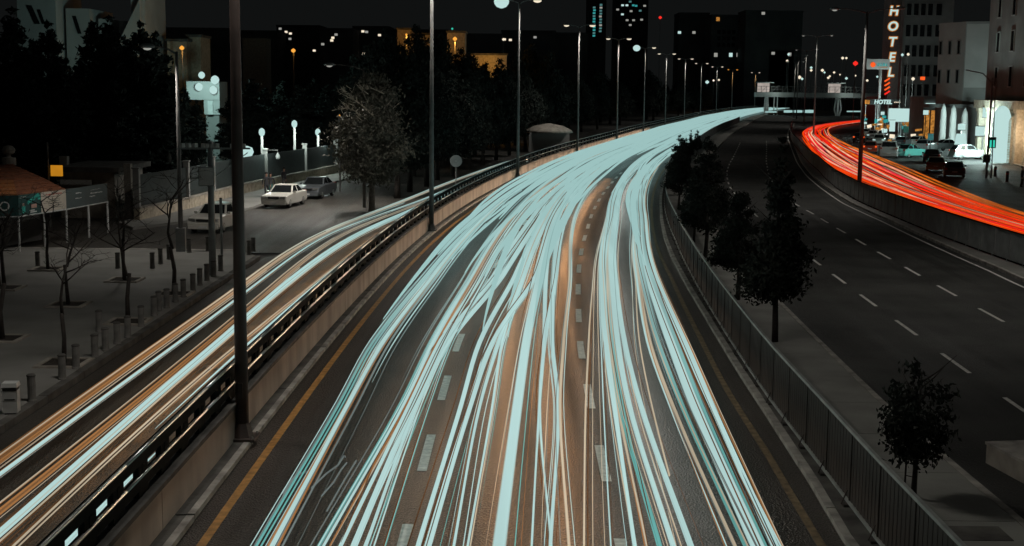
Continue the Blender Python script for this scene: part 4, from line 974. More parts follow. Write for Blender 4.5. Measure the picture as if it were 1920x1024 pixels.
# ------------------------------------------------------------------ buildings
def bldg(name, label, foot, H, m, group=None, cat='building', parapet=.5, z0=0):
    root = thing(name, label, cat, (foot[0][0], foot[0][1], 0), 0, group)
    obj('wall', MB().prism(foot, z0, H), m, root, world=True)
    if parapet:
        c = sum((Vector((p[0], p[1], 0)) for p in foot), Vector()) / len(foot)
        obj('parapet', MB().prism([(c.x + (p[0] - c.x) * 1.02, c.y + (p[1] - c.y) * 1.02) for p in foot], H, H + parapet), m, root, world=True)
    return root
wmesh = {}
def windows(root, a, b, items, pane, frame=None, out=.0, nm='window'):
    """items: (metres along a->b, sill height, width, height[, pane material])"""
    a, b = Vector((a[0], a[1], 0)), Vector((b[0], b[1], 0)); d = (b - a).normalized(); n = Vector((d.y, -d.x, 0)); rz = math.atan2(d.y, d.x)
    for it in items:
        s, z, w, h = it[:4]; pm = it[4] if len(it) > 4 else pane
        key = (round(w, 2), round(h, 2), (frame or M['wall_dark']).name, pm.name)
        if key not in wmesh:
            f = MB()
            for sx, sz, ww, hh in ((0, h / 2 + .06, w + .24, .12), (0, -h / 2 - .06, w + .3, .12), (w / 2 + .06, 0, .12, h), (-w / 2 - .06, 0, .12, h)): f.box((sx, 0, sz), (ww, .22 if sz >= 0 else .34, hh))
            wmesh[key] = (mk('window_frame', f, frame or M['wall_dark']), mk('pane', MB().box((0, -.03, 0), (w, .05, h)).box((0, -.06, 0), (.05, .05, h)), pm))
        c = a + d * s + n * out; c.z = z + h / 2
        o = obj(nm, None, None, root, me=wmesh[key][0]); o.location = c - root.location; o.rotation_euler = (0, 0, rz)
        obj('pane', None, None, o, me=wmesh[key][1])
def quad_foot(c, w, d, a):
    """footprint: front-left corner c, front runs w along angle a, d deep behind it"""
    e = Vector((math.cos(a), math.sin(a), 0)); f = Vector((-math.sin(a), math.cos(a), 0)); c = Vector((c[0], c[1], 0))
    return [c, c + e * w, c + e * w + f * d, c + f * d]
def xat(px, Y): return D(px, 170, Y).x
def zat(py, Y, px=1700): return D(px, py, Y).z
# A: the grey hotel block
Y = 250
fA = quad_foot((xat(1688, Y), Y), xat(1764, Y) - xat(1688, Y) + 1.5, 16, -.04)
A = bldg('hotel_building', 'dark grey hotel block behind the vertical lit hotel letters', fA, 36, M['wall_dark'], None)
it = []
for py in (17, 57, 95, 132, 168):
    for px in (1697, 1710, 1723, 1736, 1752):
        z = zat(py, Y); it.append((xat(px, Y) - fA[0].x, z - 1.1, .85 if px < 1740 else 1.0, 2.1))
windows(A, fA[0], fA[1], it, M['glass'], M['wall_dark'])
windows(A, fA[0], fA[1], [(xat(1715, Y) - fA[0].x, 1.2, 3.0, 3.2, M['e_shop']), (xat(1748, Y) - fA[0].x, 1.0, 2.2, 3.2, M['e_tealdim'])], M['glass'], M['wall_dark'], nm='shop_window')
# B: lighter block with a bright end wall
Y = 200
fB = [Vector((xat(1763, 204), 206, 0)), Vector((xat(1805, 200), 200, 0)), Vector((xat(1868, 198), 198, 0)), Vector((xat(1868, 214), 216, 0)), Vector((xat(1763, 216), 218, 0))]
B = bldg('corner_building', 'grey corner block with a pale blank end wall and one teal lit window', fB, zat(46, Y), M['wall_grey'], None)
L = (fB[1] - fB[0]).length
windows(B, fB[0], fB[1], [(L * k, zat(py, Y) - .9, .62, 1.9) for py in (88, 143) for k in (.10, .45, .78)], M['glass'], M['wall_dark'])
windows(B, fB[1], fB[2], [(2.75, zat(96, Y), .95, 1.5, M['e_teal'])], M['glass'], M['wall_pale'])
obj('end_wall', MB().slab(fB[1] + Vector((.1, -.12, 0)), fB[1].lerp(fB[2], .72) + Vector((0, -.12, 0)), 8.6, zat(44, Y), .2), M['wall_pale'], B, world=True)
obj('canopy', MB().box((fB[1].x - 2.0, 198.6, 5.9), (7.6, 3.0, .5), .0), M['wall_dark'], B, world=True)
# C: the dark near block with stone pilasters
fC = [Vector((xat(1848, 162), 162, 0)), Vector((56.0, 141, 0)), Vector((54.6, 128, 0)), Vector((72, 126, 0)), Vector((74, 162, 0))]
C_ = bldg('arcade_building', 'dark tall block at the right edge with a floodlit stone arcade at street level', fC, 27, M['wall_dark'], None)
LC = (fC[1] - fC[0]).length
windows(C_, fC[0], fC[1], [(LC * k, z, 1.0, 2.2) for z in (8.6, 12.6, 16.6) for k in (.18, .42, .66, .88)], M['glass'], M['wall_grey'])
windows(C_, fC[0], fC[1], [(LC * .93, 15.6, .35, 3.2, M['e_teal'])], M['glass'], M['wall_grey'], .1)
for k in (.04, .20, .36, .52, .68, .84, .98):
    p = fC[0].lerp(fC[1], k); dC = (fC[1] - fC[0]).normalized(); nC = Vector((dC.y, -dC.x, 0)); p = p + nC * .55
    obj('pilaster', MB().box((p.x, p.y, 2.9), (.8, .9, 5.6), math.atan2(dC.y, dC.x)).box((p.x, p.y, .25), (1.05, 1.1, .5), math.atan2(dC.y, dC.x)).box((p.x, p.y, 5.85), (1.1, 1.15, .4), math.atan2(dC.y, dC.x)), M['cream_stone'], C_, world=True)
obj('cornice', MB().slab(fC[0] + nC * .6, fC[1] + nC * .6, 6.06, 7.0, 1.4), M['cream_stone'], C_, world=True)
def glow_arch(k, w, h, m):
    """an arched glazed opening, lit from inside"""
    p = fC[0].lerp(fC[1], k) + nC * .12; poly = [(-w / 2, 0), (w / 2, 0)] + [(w / 2 * math.cos(a), h + w / 2 * 1.7 * math.sin(a)) for a in [PI * i / 10 for i in range(11)]]
    mb = MB(); n = len(poly); vs = [(x, 0, z + .35) for x, z in poly] + [(x, .15, z + .35) for x, z in poly]
    mb.add(vs, [tuple(range(n)), tuple(range(n, 2 * n))[::-1]] + [(i, (i + 1) % n, n + (i + 1) % n, n + i) for i in range(n)])
    xf(mb, Matrix.Translation(p) @ Matrix.Rotation(math.atan2(dC.y, dC.x), 4, 'Z')); obj('lit_arch', mb, m, C_, world=True)
glow_arch(.28, 1.9, 3.3, M['e_white']); glow_arch(.44, 1.9, 3.3, M['e_white']); glow_arch(.60, 1.9, 3.3, M['glass']); glow_arch(.76, 1.9, 3.3, M['e_shop']); glow_arch(.91, 1.7, 3.3, M['e_warm'])
light('arcade_light', fC[0].lerp(fC[1], .34) + nC * 2.2 - fC[0] + Vector((0, 0, 3.6)), 4200, (.72, 1, .95), C_, size=.5)
light('arcade_light', fC[0].lerp(fC[1], .78) + nC * 2.2 - fC[0] + Vector((0, 0, 3.6)), 500, (1, .8, .55), C_, size=.5)
for px, w_, h_, m in ((1875, 1.9, 4.6, 'e_white'), (1893, .8, 4.4, 'cream_stone'), (1912, .9, 5.0, 'e_warm')):  # added free-standing arch shapes; the glowing ones carry the arcade's glare
    p = D(px, 314, 149.0); poly = [(-w_ / 2, 0), (w_ / 2, 0)] + [(w_ / 2 * math.cos(a), h_ + w_ * .9 * math.sin(a)) for a in [PI * i / 8 for i in range(9)]]
    mb = MB(); n = len(poly); mb.add([(x, 0, z) for x, z in poly] + [(x, .5, z) for x, z in poly], [tuple(range(n)), tuple(range(n, 2 * n))[::-1]] + [(i, (i + 1) % n, n + (i + 1) % n, n + i) for i in range(n)])
    xf(mb, Matrix.Translation((p.x, p.y, .13))); obj('arcade_glow' if m != 'cream_stone' else 'arcade_pier', mb, M[m], C_, world=True)
# B's columned shop front at street level
for px, h in ((1771, 6.2), (1790, 6.0), (1812, 5.6)):
    p = Vector((xat(px, 192), 192, 0)); 
    obj('column', MB().lathe((p.x, p.y, .1), [(.62, 0), (.62, .3), (.5, .36), (.46, h - 1.6), (.36, h - .6), (.05, h)], 12), M['wall_pale'], B, True, world=True)
light('shopfront_light', Vector((xat(1795, 189), 186, 4.2)) - fB[0], 1800, (.72, 1, .95), B, size=.5)
# a low row of shops further along
fS = quad_foot((xat(1650, 262), 262), xat(1694, 262) - xat(1650, 262), 10, .0)
Sh = bldg('shop_row', 'low row of brightly lit shops left of the hotel', fS, 6.4, M['wall_dark'], None)
LS = (fS[1] - fS[0]).length
windows(Sh, fS[0], fS[1], [(LS * k, .5, 1.35, 2.5, m) for k, m in ((.18, M['e_shop']), (.5, M['e_tealdim']), (.82, M['e_shop']))], M['glass'], M['wall_grey'], .05, 'shop_window')
for k, w, m in ((.25, 1.6, M['e_white']), (.72, 1.5, M['e_warm'])):
    p = fS[0].lerp(fS[1], k); obj('fascia_sign', MB().box((p.x, p.y - .25, 3.7), (w, .3, .65), .0), m, Sh, world=True)
p = fS[0].lerp(fS[1], .5); obj('awning', MB().box((p.x, p.y - .8, 3.25), (LS * .9, 1.5, .12), .0, -.2), M['wall_dark'], Sh, world=True)
fS2 = quad_foot((xat(1733, 214), 214), xat(1768, 214) - xat(1733, 214), 8, -.02)
S2 = bldg('corner_shop', 'glowing amber corner shop between the hotel and the columns', fS2, 6.6, M['wall_dark'], None)
L2 = (fS2[1] - fS2[0]).length
windows(S2, fS2[0], fS2[1], [(L2 * k, .4, .82, 4.6, M['e_shop']) for k in (.2, .55, .86)], M['glass'], M['wall_grey'], .05, 'shop_window')
obj('fascia_sign', MB().box((fS2[0].x + L2 * .35, 213.7, 5.9), (1.5, .3, .5)), M['e_white'], S2, world=True); obj('fascia_sign', MB().box((fS2[0].x + L2 * .85, 213.7, 5.8), (.7, .3, .4)), M['e_shop'], S2, world=True)
light('shop_light', Vector((fS2[0].x + L2 * .5, 210.5, 3.2)) - fS2[0], 350, (1, .6, .25), S2, size=.5)
# street-level lamps, signs and posts on the right
def sign_post(name, label, px, py, Y, w, h, m, cat='sign', thick=.25, group=None, pole=M['pole'], rz=-.1):
    p = D(px, py, Y); r = thing(name, label, cat, (p.x, p.y, 0), rz, group)
    obj('post', MB().tube([(0, .0, 0), (0, 0, p.z - h / 2)], .07, 8), pole, r); obj('panel', MB().box((0, 0, p.z), (w, thick, h)), m, r)
    obj('frame', MB().box((0, .03, p.z + h / 2 + .03), (w + .1, thick + .08, .06)).box((0, .03, p.z - h / 2 - .03), (w + .1, thick + .08, .06)), M['black'], r)
    return r
sign_post('light_box', 'white square glowing sign box above the parked off road car', 1856, 211, 158, 1.6, 1.15, M['e_white'])
r = sign_post('light_box', 'small white glowing sign on a pale tapering plinth beside the columns', 1803, 238, 176, .9, .75, M['e_white'], pole=M['white_metal'])
obj('plinth', MB().box((0, 0, 1.75), (1.5, .6, 1.5), taper=.75).box((0, 0, .5), (1.0, .5, 1.0)), M['e_white'], r)
light('sign_light', (0, -1.6, 2.4), 450, (.72, 1, .95), r, size=.4)
sign_post('light_box', 'pale lit signboard above the cars before the arcade with an amber edge', 1843, 246, 160, 1.7, 1.1, M['e_white'])
sign_post('round_sign', 'dark octagonal sign seen from behind on the right pavement', 1850, 297, 140, .75, .75, M['coping'], thick=.05)
sign_post('glow_board', 'blinding white board standing for lamp glare over the queue of cars', 1690, 216, 236, 4.4, 2.3, M['e_white'])  # added glowing board in the size of a lamp's starburst glare
sign_post('glow_board', 'white lit upright panel below the glare board', 1673, 236, 226, .9, 1.9, M['e_white'])
sign_post('traffic_board', 'green round board on a post behind the white taxi', 1699, 243, 190, .7, .8, mat('green_sign_face', (.01, .12, .09), .5), thick=.06)
sign_post('traffic_board', 'teal square board on a post behind the teal saloon', 1745, 257, 178, .75, .85, mat('teal_sign_face', (.01, .17, .19), .5), thick=.06)
sign_post('light_box', 'slim white lit upright sign before the hotel door', 1725, 203, 240, .45, 1.7, M['e_white'])
sign_post('light_box', 'small white lit panel left of the slim upright sign', 1711, 221, 238, 1.1, .9, M['e_white'])
sign_post('light_box', 'round cyan lit disc sign beside the amber corner shop', 1736, 211, 208, .75, .7, M['e_white'])
light('glare_light', D(1690, 221, 233), 1400, (.72, 1, .95), None, size=.6)
r_ = random.Random(21)
for i in range(34):
    px, py = r_.uniform(1618, 1790), r_.uniform(208, 256); Y_ = r_.uniform(205, 238); p = D(px, py, Y_); mm = r_.choice(('e_warm', 'e_shop', 'e_white', 'e_shop', 'e_warm', 'e_teal', 'e_white'))
    if p.z < .8: continue
    l = thing('shop_light', 'small glowing light among the crowded shop fronts on the right', 'light', (p.x, p.y, 0), r_.uniform(-.5, .5), 'small lights along the shop fronts')
    obj('stand', MB().tube([(0, .1, 0), (0, .1, p.z)], .03, 5), M['pole'], l); obj('shade', MB().box((0, 0, p.z), (r_.uniform(.3, 1.1), .12, r_.uniform(.2, .7)), 0, 0, r_.uniform(-.3, .1)), M[mm], l)
# vertical hotel sign, each letter an illuminated shape with an amber rim
Y = 246
hs = thing('hotel_sign', 'tall vertical sign with five glowing letters spelling hotel on a brown box', 'sign', (xat(1673, Y), Y, 0), -.05)
z0s, z1s = zat(188, Y), zat(-3, Y)
a_, b_ = D(1679, 0, Y), D(1668, 160, Y)
lean = (a_.x - b_.x) / (a_.z - b_.z)
obj('back_box', MB().box((.1, .35, (z0s + z1s) / 2), (1.75, .5, z1s - z0s), 0, 0, 0), M['pole_brown'], hs)
for ch, py, px in (('H', 21, 1676), ('O', 50, 1674), ('T', 79, 1673), ('E', 108, 1672), ('L', 136, 1670)):
    c = D(px, py, Y - .1) - hs.location; c.y = 0
    for nm, k, dy, m in (('letter_rim', .19, .03, 'e_rim'), ('letter', .04, -.08, 'e_white')):
        t = text_mb(ch, 2.3, .10, .12, k); xf(t, Matrix.Translation((c.x - .0, dy, c.z)) @ Matrix.Rotation(PI / 2, 4, 'X'))
        obj(nm, t, M[m], hs)
obj('mast', MB().box((.1, .4, z0s / 2), (.5, .3, z0s)), M['pole_brown'], hs)
for py in (150, 158, 166, 174):
    p = D(1668, py, Y) - hs.location; obj('chevron', MB().box((p.x - .45, -.1, p.z), (1.1, .12, .28), 0, 0, -.6), M['e_redor'] if py < 170 else M['e_red'], hs)
# billboard on a white mast
Y = 243
bb = thing('billboard', 'wide grey billboard with an orange disc and teal lettering on a white mast', 'billboard', (xat(1650, Y), Y, 0), -.02)
a_, b_ = D(1624, 130, Y) - bb.location, D(1668, 111, Y) - bb.location
obj('board', MB().box(((a_.x + b_.x) / 2, 0, (a_.z + b_.z) / 2), (b_.x - a_.x, .35, b_.z - a_.z)), M['wall_pale'], bb)
zc = (a_.z + b_.z) / 2 - .1
obj('disc', xf(MB().lathe((0, 0, 0), [(.46, 0), (.46, .05), (.38, .08)], 18), Matrix.Translation((a_.x + 1.15, -.18, zc)) @ Matrix.Rotation(PI / 2, 4, 'X')), M['e_redor'], bb)
mb = MB(); r_ = random.Random(3); x = a_.x + 1.95
for w, h in ((.16, .75), (.34, .5), (.34, .5), (.14, .7), (.36, .5), (.3, .45)):
    mb.bar((x, -.2, zc - h / 2 + .05), (x + .12, -.2, zc + h / 2), w * .5, .06); mb.box((x + w * .3, -.2, zc - .12), (w * .7, .06, .13)); x += w + .04
obj('lettering', mb, M['e_teal'], bb); obj('underline', MB().box((a_.x + 2.9, -.2, zc - .42), (1.7, .05, .09)), M['e_shop'], bb)
obj('mast', MB().tube([(0, .3, 0), (0, .3, a_.z)], .28, 12), M['white_metal'], bb, True)
light('billboard_light', (.4, -4, 9), 450, (.8, 1, .97), bb, size=.3)
sb = thing('letter_board', 'long low lit board with white lettering and an amber panel before the white mast', 'sign', (xat(1638, 238), 238, 0))
zb_ = zat(192, 238) 
obj('beam', MB().box((1.4, .2, zb_ + .02), (7.2, .25, .95)), M['black'], sb)
tw = text_mb('HOTEL', 1.0, .08, .15, .05); xf(tw, Matrix.Translation((1.75, -.0, zb_)) @ Matrix.Rotation(PI / 2, 4, 'X')); obj('lettering', tw, M['e_white'], sb)
obj('amber_panel', MB().box((-1.35, .0, zb_), (1.5, .12, .7)), M['e_shop'], sb)
for k in range(4): obj('tick', MB().box((3.85 + k * .3, .0, zb_), (.24, .1, .12), 0, 0, -.4), M['e_warm'], sb)
for x in (-1.2, .6, 1.0, 2.8): obj('post', MB().tube([(x, .3, 0), (x, .3, zb_ - .4)], .09, 6), M['white_metal'], sb)
# a red road lamp and a lattice mast on the right
tl = sign_post('warning_lamp', 'glowing orange red lamp hanging over the hotel front', 1730, 147, 232, .75, .6, M['e_redor'], 'lamp')
q = G(1852, 334); q.z = 0
lm = thing('signal_mast', 'lattice mast with a green lit signal box near the right edge', 'signal', (q.x, q.y, 0))
for sx, sy in ((-.25, -.2), (.25, -.2), (0, .25)): obj('leg', MB().tube([(sx, sy, 0), (sx * .7, sy * .7, 9.2)], .05, 6), M['pole'], lm)
mb = MB()
for i in range(12):
    z = i * .75; mb.bar((-.24, -.19, z), (.24, -.19, z + .75), .03, .03).bar((.24, -.19, z), (0, .24, z + .75), .03, .03)
obj('lattice', mb, M['pole'], lm)
obj('signal_box', MB().box((.05, -.35, 3.3), (.7, .3, 1.0)), M['black'], lm); obj('signal_light', MB().box((-.1, -.52, 3.2), (.16, .05, .65)).box((.2, -.52, 3.2), (.16, .05, .65)), M['e_green'], lm)
obj('arm', MB().tube([(0, 0, 8.6), (-1.0, 0, 9.6), (-2.6, 0, 9.9)], .06, 6), M['pole'], lm)
for px, py in ((1866, 331), (1888, 341)):
    q = G(px, py); b = thing('short_bollard', 'short reddish bollard under the low bar at the right edge' if px > 1870 else 'short dark bollard left of the low bar at the right edge', 'bollard', q); obj('post', MB().lathe((0, 0, 0), [(.14, 0), (.13, .9), (.05, .98)], 10), M['pole_brown'], b); obj('band', MB().lathe((0, 0, .66), [(.142, 0), (.142, .12)], 10), M['red_print'], b)

# ------------------------------------------------------------------ pale church-like building and floodlit block on the left
def Dq(px, Y): return (xat(px, Y), Y)
ch = thing('pale_building', 'pale angular building with stepped slabs rising behind the cypresses at the top left', 'building', (xat(100, 150), 150, 0))
Y = 150
for i, (x0, x1, y1, dy) in enumerate(((38, 110, -40, 0), (116, 160, 14, 2.2), (168, 188, 32, 4), (200, 210, 34, 5.5), (236, 262, -30, 3))):
    obj('slab', MB().prism([(xat(x0, Y), Y + dy), (xat(x1, Y), Y + dy), (xat(x1, Y), Y + dy + 9), (xat(x0, Y), Y + dy + 9)], 0, D(x1, y1, Y).z), M['wall_pale'], ch, world=True)
# sloping buttress: a slab whose edge runs up to the right
a_, b_, c_ = D(214, 75, Y), D(252, -5, Y), D(252, 60, Y)
obj('buttress', MB().add([(a_.x, Y + 2, a_.z), (b_.x, Y + 2, b_.z), (c_.x, Y + 2, 0), (a_.x, Y + 2, 0), (a_.x, Y + 8, a_.z), (b_.x, Y + 8, b_.z), (c_.x, Y + 8, 0), (a_.x, Y + 8, 0)], [(3, 2, 1, 0), (4, 5, 6, 7), (0, 1, 5, 4), (1, 2, 6, 5), (3, 0, 4, 7)]), M['wall_pale'], ch, world=True)
for i, (x0, x1, y0, y1) in enumerate(((50, 74, 45, 10), (70, 84, 45, 18), (124, 140, 62, 28))):
    p_, q_ = D(x0, y0, Y), D(x1, y1, Y); yy_ = Y - .06 + (2.2 if x0 > 110 else 0); w_ = (q_.x - p_.x) * .42
    obj('slanted_window', MB().add([(p_.x, yy_, q_.z), (p_.x + w_, yy_, q_.z), (q_.x, yy_, p_.z), (q_.x - w_, yy_, p_.z), (p_.x, yy_ + .1, q_.z), (p_.x + w_, yy_ + .1, q_.z), (q_.x, yy_ + .1, p_.z), (q_.x - w_, yy_ + .1, p_.z)], [(3, 2, 1, 0), (0, 1, 5, 4), (1, 2, 6, 5), (2, 3, 7, 6), (3, 0, 4, 7)]), M['glass'], ch, world=True)
Y = 142
fb = thing('floodlit_block', 'small white floodlit block with four glowing lamps among the dark trees', 'building', (xat(392, Y), Y, 0))
def vol(x0, x1, y0, y1, dy, m, nm='wall'):
    p_, q_ = D(x0, y0, Y), D(x1, y1, Y); return obj(nm, MB().prism([(p_.x, Y + dy), (q_.x, Y + dy), (q_.x, Y + dy + 4), (p_.x, Y + dy + 4)], max(0, p_.z), q_.z), m, fb, world=True)
vol(348, 409, 187, 153, .5, M['wall_pale']); vol(380, 409, 215, 187.5, .7, M['wall_pale'], 'stair'); vol(384, 407, 300, 215.5, 1.0, M['wall_grey'], 'tower_base'); vol(388, 397, 215, 189, .4, M['white_metal'], 'pillar')
for px, py, r in ((378, 141, .36), (403, 150, .46), (373, 163, .42), (400, 169, .44)):
    p_ = D(px, py, Y - .3); o = obj('flood_lamp', MB().lathe(p_ - Vector((0, 0, r)), [(.1, 0), (r * .8, r * .4), (r, r), (r * .8, r * 1.6), (.1, r * 2)], 12), M['e_white'], fb, True, world=True)
light('flood_fill', D(388, 158, Y - 7) - fb.location, 1700, (.6, 1, .93), fb, size=.4)  # added fill out in front of the block, brightens the pale building too
p_ = D(388, 195, Y - 3) - fb.location; light('flood_fill', p_, 60, (.7, 1, .95), fb, size=.3)

# ------------------------------------------------------------------ footbridge across the far end
Y = 440
fbz = zat(181, Y, 1500); xa, xb = xat(1416, Y), xat(1672, Y)
br = thing('footbridge', 'far pedestrian footbridge with a railing, lit booths and forked legs across the road', 'footbridge', (xa, Y, 0))
obj('deck', MB().box(((xa + xb) / 2 - xa, 0, fbz + .5), (xb - xa, 3, 1.5)), M['wall_pale'], br)
n = 26
for i in range(n):
    x0, x1 = (xb - xa) * i / n, (xb - xa) * (i + 1) / n
    obj('railing_bay', MB().bar((x0, -1.4, fbz + 1.25), (x0, -1.4, fbz + 3.2), .12, .12).bar((x0, -1.4, fbz + 1.3), (x1, -1.4, fbz + 3.1) if i % 2 else (x1, -1.4, fbz + 1.3), .08, .08).bar((x0, -1.4, fbz + 3.2), (x1, -1.4, fbz + 3.2), .12, .12).bar((x0, -1.4, fbz + 2.2), (x1, -1.4, fbz + 2.2), .06, .06), M['pole'], br)
for px in (1431, 1564):
    x = xat(px, Y) - xa; bo = obj('booth', MB().box((x, -.2, fbz + 2.75), (3.6, 2.0, 2.9)), M['e_booth'], br); obj('booth_roof', MB().box((x + .6, -.2, fbz + 4.4), (5.4, 2.6, .3)), M['white_metal'], bo)
for px in (1438, 1572):
    x = xat(px, Y) - xa
    for s in ((-1, 1) if px > 1500 else (-.6, .5)):
        obj('leg', MB().bar((x + s * .5, 0, 0), (x + s * 2.6 if False else x + s * 1.1, 0, 2.2), .5, .5).bar((x + s * 1.1, 0, 2.2), (x + s * .6, 0, fbz - .2), .45, .45), M['white_metal'], br)
    obj('leg', MB().box((x, 0, (fbz - .2) / 2), (.6, .6, fbz - .2)), M['white_metal'], br)
for px in (1453, 1459): obj('leg', MB().box((xat(px, Y) - xa, .6, (fbz - .2) / 2), (.3, .3, fbz - .2)), M['white_metal'], br)
for px, z_, pw in ((1431, fbz + 3, 150), (1564, fbz + 3, 150), (1440, 3.5, 90), (1572, 3.5, 90)):
    light('bridge_fill', (xat(px, Y) - xa + 3.2, -3.4, z_), pw, (.8, 1, .93), br, size=.4)  # added lights beside the booths to brighten the deck and legs

# ------------------------------------------------------------------ distant towers, hillside blocks and lamps
def tower(label, x0, x1, ytop, Y, m, lits, w, h, lm, group=None, name='tower_block', dep=20):
    f = [Vector((xat(x0, Y), Y, 0)), Vector((xat(x1, Y), Y, 0)), Vector((xat(x1, Y), Y + dep, 0)), Vector((xat(x0, Y), Y + dep, 0))]
    r = bldg(name, label, f, zat(ytop, Y, (x0 + x1) / 2), m, group, parapet=0.6)
    windows(r, f[0], f[1], [(xat(px, Y) - f[0].x, zat(py, Y, px) - h / 2, w, h, k) for px, py, k in lits], lm, m, .05)
    return r
tl_ = [(1111.5 + random.uniform(-.4, .4), 14 + 5.3 * i, M['e_teal'] if i % 3 else M['e_tealdim']) for i in range(11)] + [(1123.5 + random.uniform(-.5, .5), 9 + 5.5 * i, M['e_tealdim'] if i % 3 != 1 else M['e_dim']) for i in range(10)]
tower('distant tower with two lit window columns, left of the scattered light tower', 1100, 1134, -40, 720, M['wall_far'], tl_, 1.4, .95, M['e_teal'])
r_ = random.Random(5)
tl_ = [(1164, 10, M['e_white']), (1172, 10, M['e_white']), (1184, 10, M['e_teal']), (1189, 11, M['e_teal']), (1155, 18, M['e_dim']), (1164, 27, M['e_white']), (1180, 21, M['e_dim']), (1173, 38, M['e_dim']), (1185, 38, M['e_dim']), (1179, 47, M['e_dim']), (1205, 11, M['e_dim']), (1200, 37, M['e_dim']), (1178, 3, M['e_tealdim']), (1197, 20, M['e_tealdim'])]
tower('distant tower with scattered lit windows above the second blinding lamp', 1150, 1212, -30, 760, M['wall_far'], tl_, 1.5, 1.0, M['e_teal'])
tower('dark distant slab block with an orange lit roof corner', 1330, 1392, 30, 620, M['wall_far'], [(1342, 36, M['e_shop']), (1384, 40, M['e_shop']), (1340, 103, M['e_dim']), (1368, 103, M['e_white']), (1382, 103, M['e_dim'])] + [(x, y, M['glass']) for x in (1345, 1354, 1363, 1372) for y in (60, 72, 84)], 1.6, 1.8, M['glass'])
tower('broad dark distant block with two small lit windows', 1270, 1326, 26, 640, M['wall_far'], [(1271, 61, M['e_white']), (1298, 61, M['e_dim'])], 1.5, 1.2, M['glass'])
tower('dark distant block left of the hotel behind the thin lamp posts', 1394, 1500, 22, 600, M['wall_far'], [(1426, 20 + 5, M['e_dim']), (1447, 100, M['e_dim'])], 1.5, 1.2, M['glass'])
tower('dim distant block with one small light over the footbridge', 1440, 1486, 95, 600, M['wall_far'], [(1478, 102, M['e_dim'])], 1.5, 1.5, M['glass'])
tower('low dark distant block over the far bend with a row of small lights', 1275, 1335, 92, 660, M['wall_far'], [(1291 + 4 * i, 99, M['e_dim']) for i in range(5)], 1.1, .9, M['glass'])
hl = [(480, 60, 52), (540, 53, 62), (600, 45, 52), (650, 55, 60), (700, 48, 60), (560, 70, 75)]
hgp = 'dark hillside blocks on the horizon at the left'
pts = [(527, 54), (538, 60), (546, 63), (545, 73), (572, 52), (583, 52), (631, 65), (625, 71), (623, 76), (606, 83), (590, 95), (681, 59), (688, 60), (712, 66), (682, 101), (763, 48), (960 - 4, 8 + 67), (945, 74), (1002, 70), (983, 8), (1045, 51), (1115, 86), (1124, 79)]
for i, (x0, x1, yt) in enumerate(((300, 430, 55), (430, 520, 60), (520, 600, 50), (600, 662, 56), (662, 730, 52), (730, 840, 58), (840, 940, 66), (940, 1040, 60), (1040, 1100, 64))):
    Yh = 480 + 20 * (i % 3)
    ls = [(px, py, M['e_warm'] if k % 3 else M['e_dim']) for k, (px, py) in enumerate(pts) if x0 + 3 <= px < x1 - 3 and py > yt + 3]
    o = tower('dark hillside block with ' + ('%s small lit windows' % {0: 'no', 1: 'one', 2: 'two', 3: 'three'}.get(len(ls), 'several')) + ', ' + ['above the plaza lamp', 'left of the orange star lamp', 'at the orange star lamp', 'right of the orange star lamp', 'above the grove lamp', 'left of the second tall post', 'behind the amber tree tops', 'right of the blinding lamp', 'left of the lit tower'][i], x0, x1, yt, Yh, M['wall_far'], ls, 1.1, .8, M['e_warm'], None, 'hillside_block')
# sodium-lit things behind the trees
def lamp_far(label, px, py, Y, r, m, pw, c):
    p_ = D(px, py, Y); l = thing('distant_lamp', label, 'street lamp', (p_.x, p_.y, 0), 0)
    obj('pole', MB().tube([(0, .2, 0), (0, .2, p_.z)], .08, 6), M['pole'], l); obj('lens', MB().lathe((0, 0, p_.z - r), [(.05, 0), (r, r * .7), (r, r * 1.3), (.05, r * 2)], 10), m, l, True)
    if pw: light('lamp_light', (0, -.6, p_.z), pw, c, l, size=.3)
lamp_far('orange star lamp shining above the dark cypresses on the left', 550, 95, 260, .42, M['e_orange'], 120, (1, .45, .08))
lamp_far('amber lamp glowing in front of the orange lit wall above the grove', 853, 73, 190, .30, M['e_orange'], 800, (1, .45, .08))
lamp_far('amber lamp just left of the second tall lamp post', 762, 65, 196, .16, M['e_orange'], 700, (1, .45, .08))
lamp_far('orange lamp right above the plaza lamp post', 341, 90, 150, .26, M['e_orange'], 130, (1, .45, .08))
lamp_far('tiny red lamp between the lit towers and the slab block', 1238, 33, 600, .7, M['e_red'], 0, None)
lamp_far('red glow of a far sign left of the billboard', 1604, 119, 330, .6, M['e_red'], 0, None)
lamp_far('small white lamp left of the blinding lamp post', 944, 74, 300, .3, M['e_warm'], 0, None)
lamp_far('small green light above the amber lamp', 848, 54, 300, .22, M['e_green'], 0, None)
lamp_far('orange dot inside the lit ragged tree', 636, 216, 100, .07, M['e_orange'], 0, None)
for i, (px, py, r) in enumerate(((1521, 127, .5), (1521, 132, .5), (1542, 132, .6), (1546, 136, .4), (1564, 136, .45), (1575, 140, .3), (1587, 147, .55), (1604, 142, .35), (1626, 151, .5), (1645, 144, .45), (1580, 109, .55), (1587, 109, .45), (1479, 102, .55), (1476, 114, .45), (1499, 145, .7), (1504, 148, .5), (1553, 146, .5), (1556, 143, .4), (1326, 154, .7), (1338, 151, .4), (1348, 150, .4), (1692, 103, .25), (1703, 102, .25), (1712, 148, .3))):
    lamp_far('small white lamp in the cluster of far street lights above the footbridge' if 1440 < px < 1660 else 'small white lamp beyond the row of lamp posts' if px < 1400 else 'tiny white lamp on the hotel front', px, py, (236 if px > 1685 else 520), r, M['e_warm'] if i % 3 else M['e_white'], 0, None)
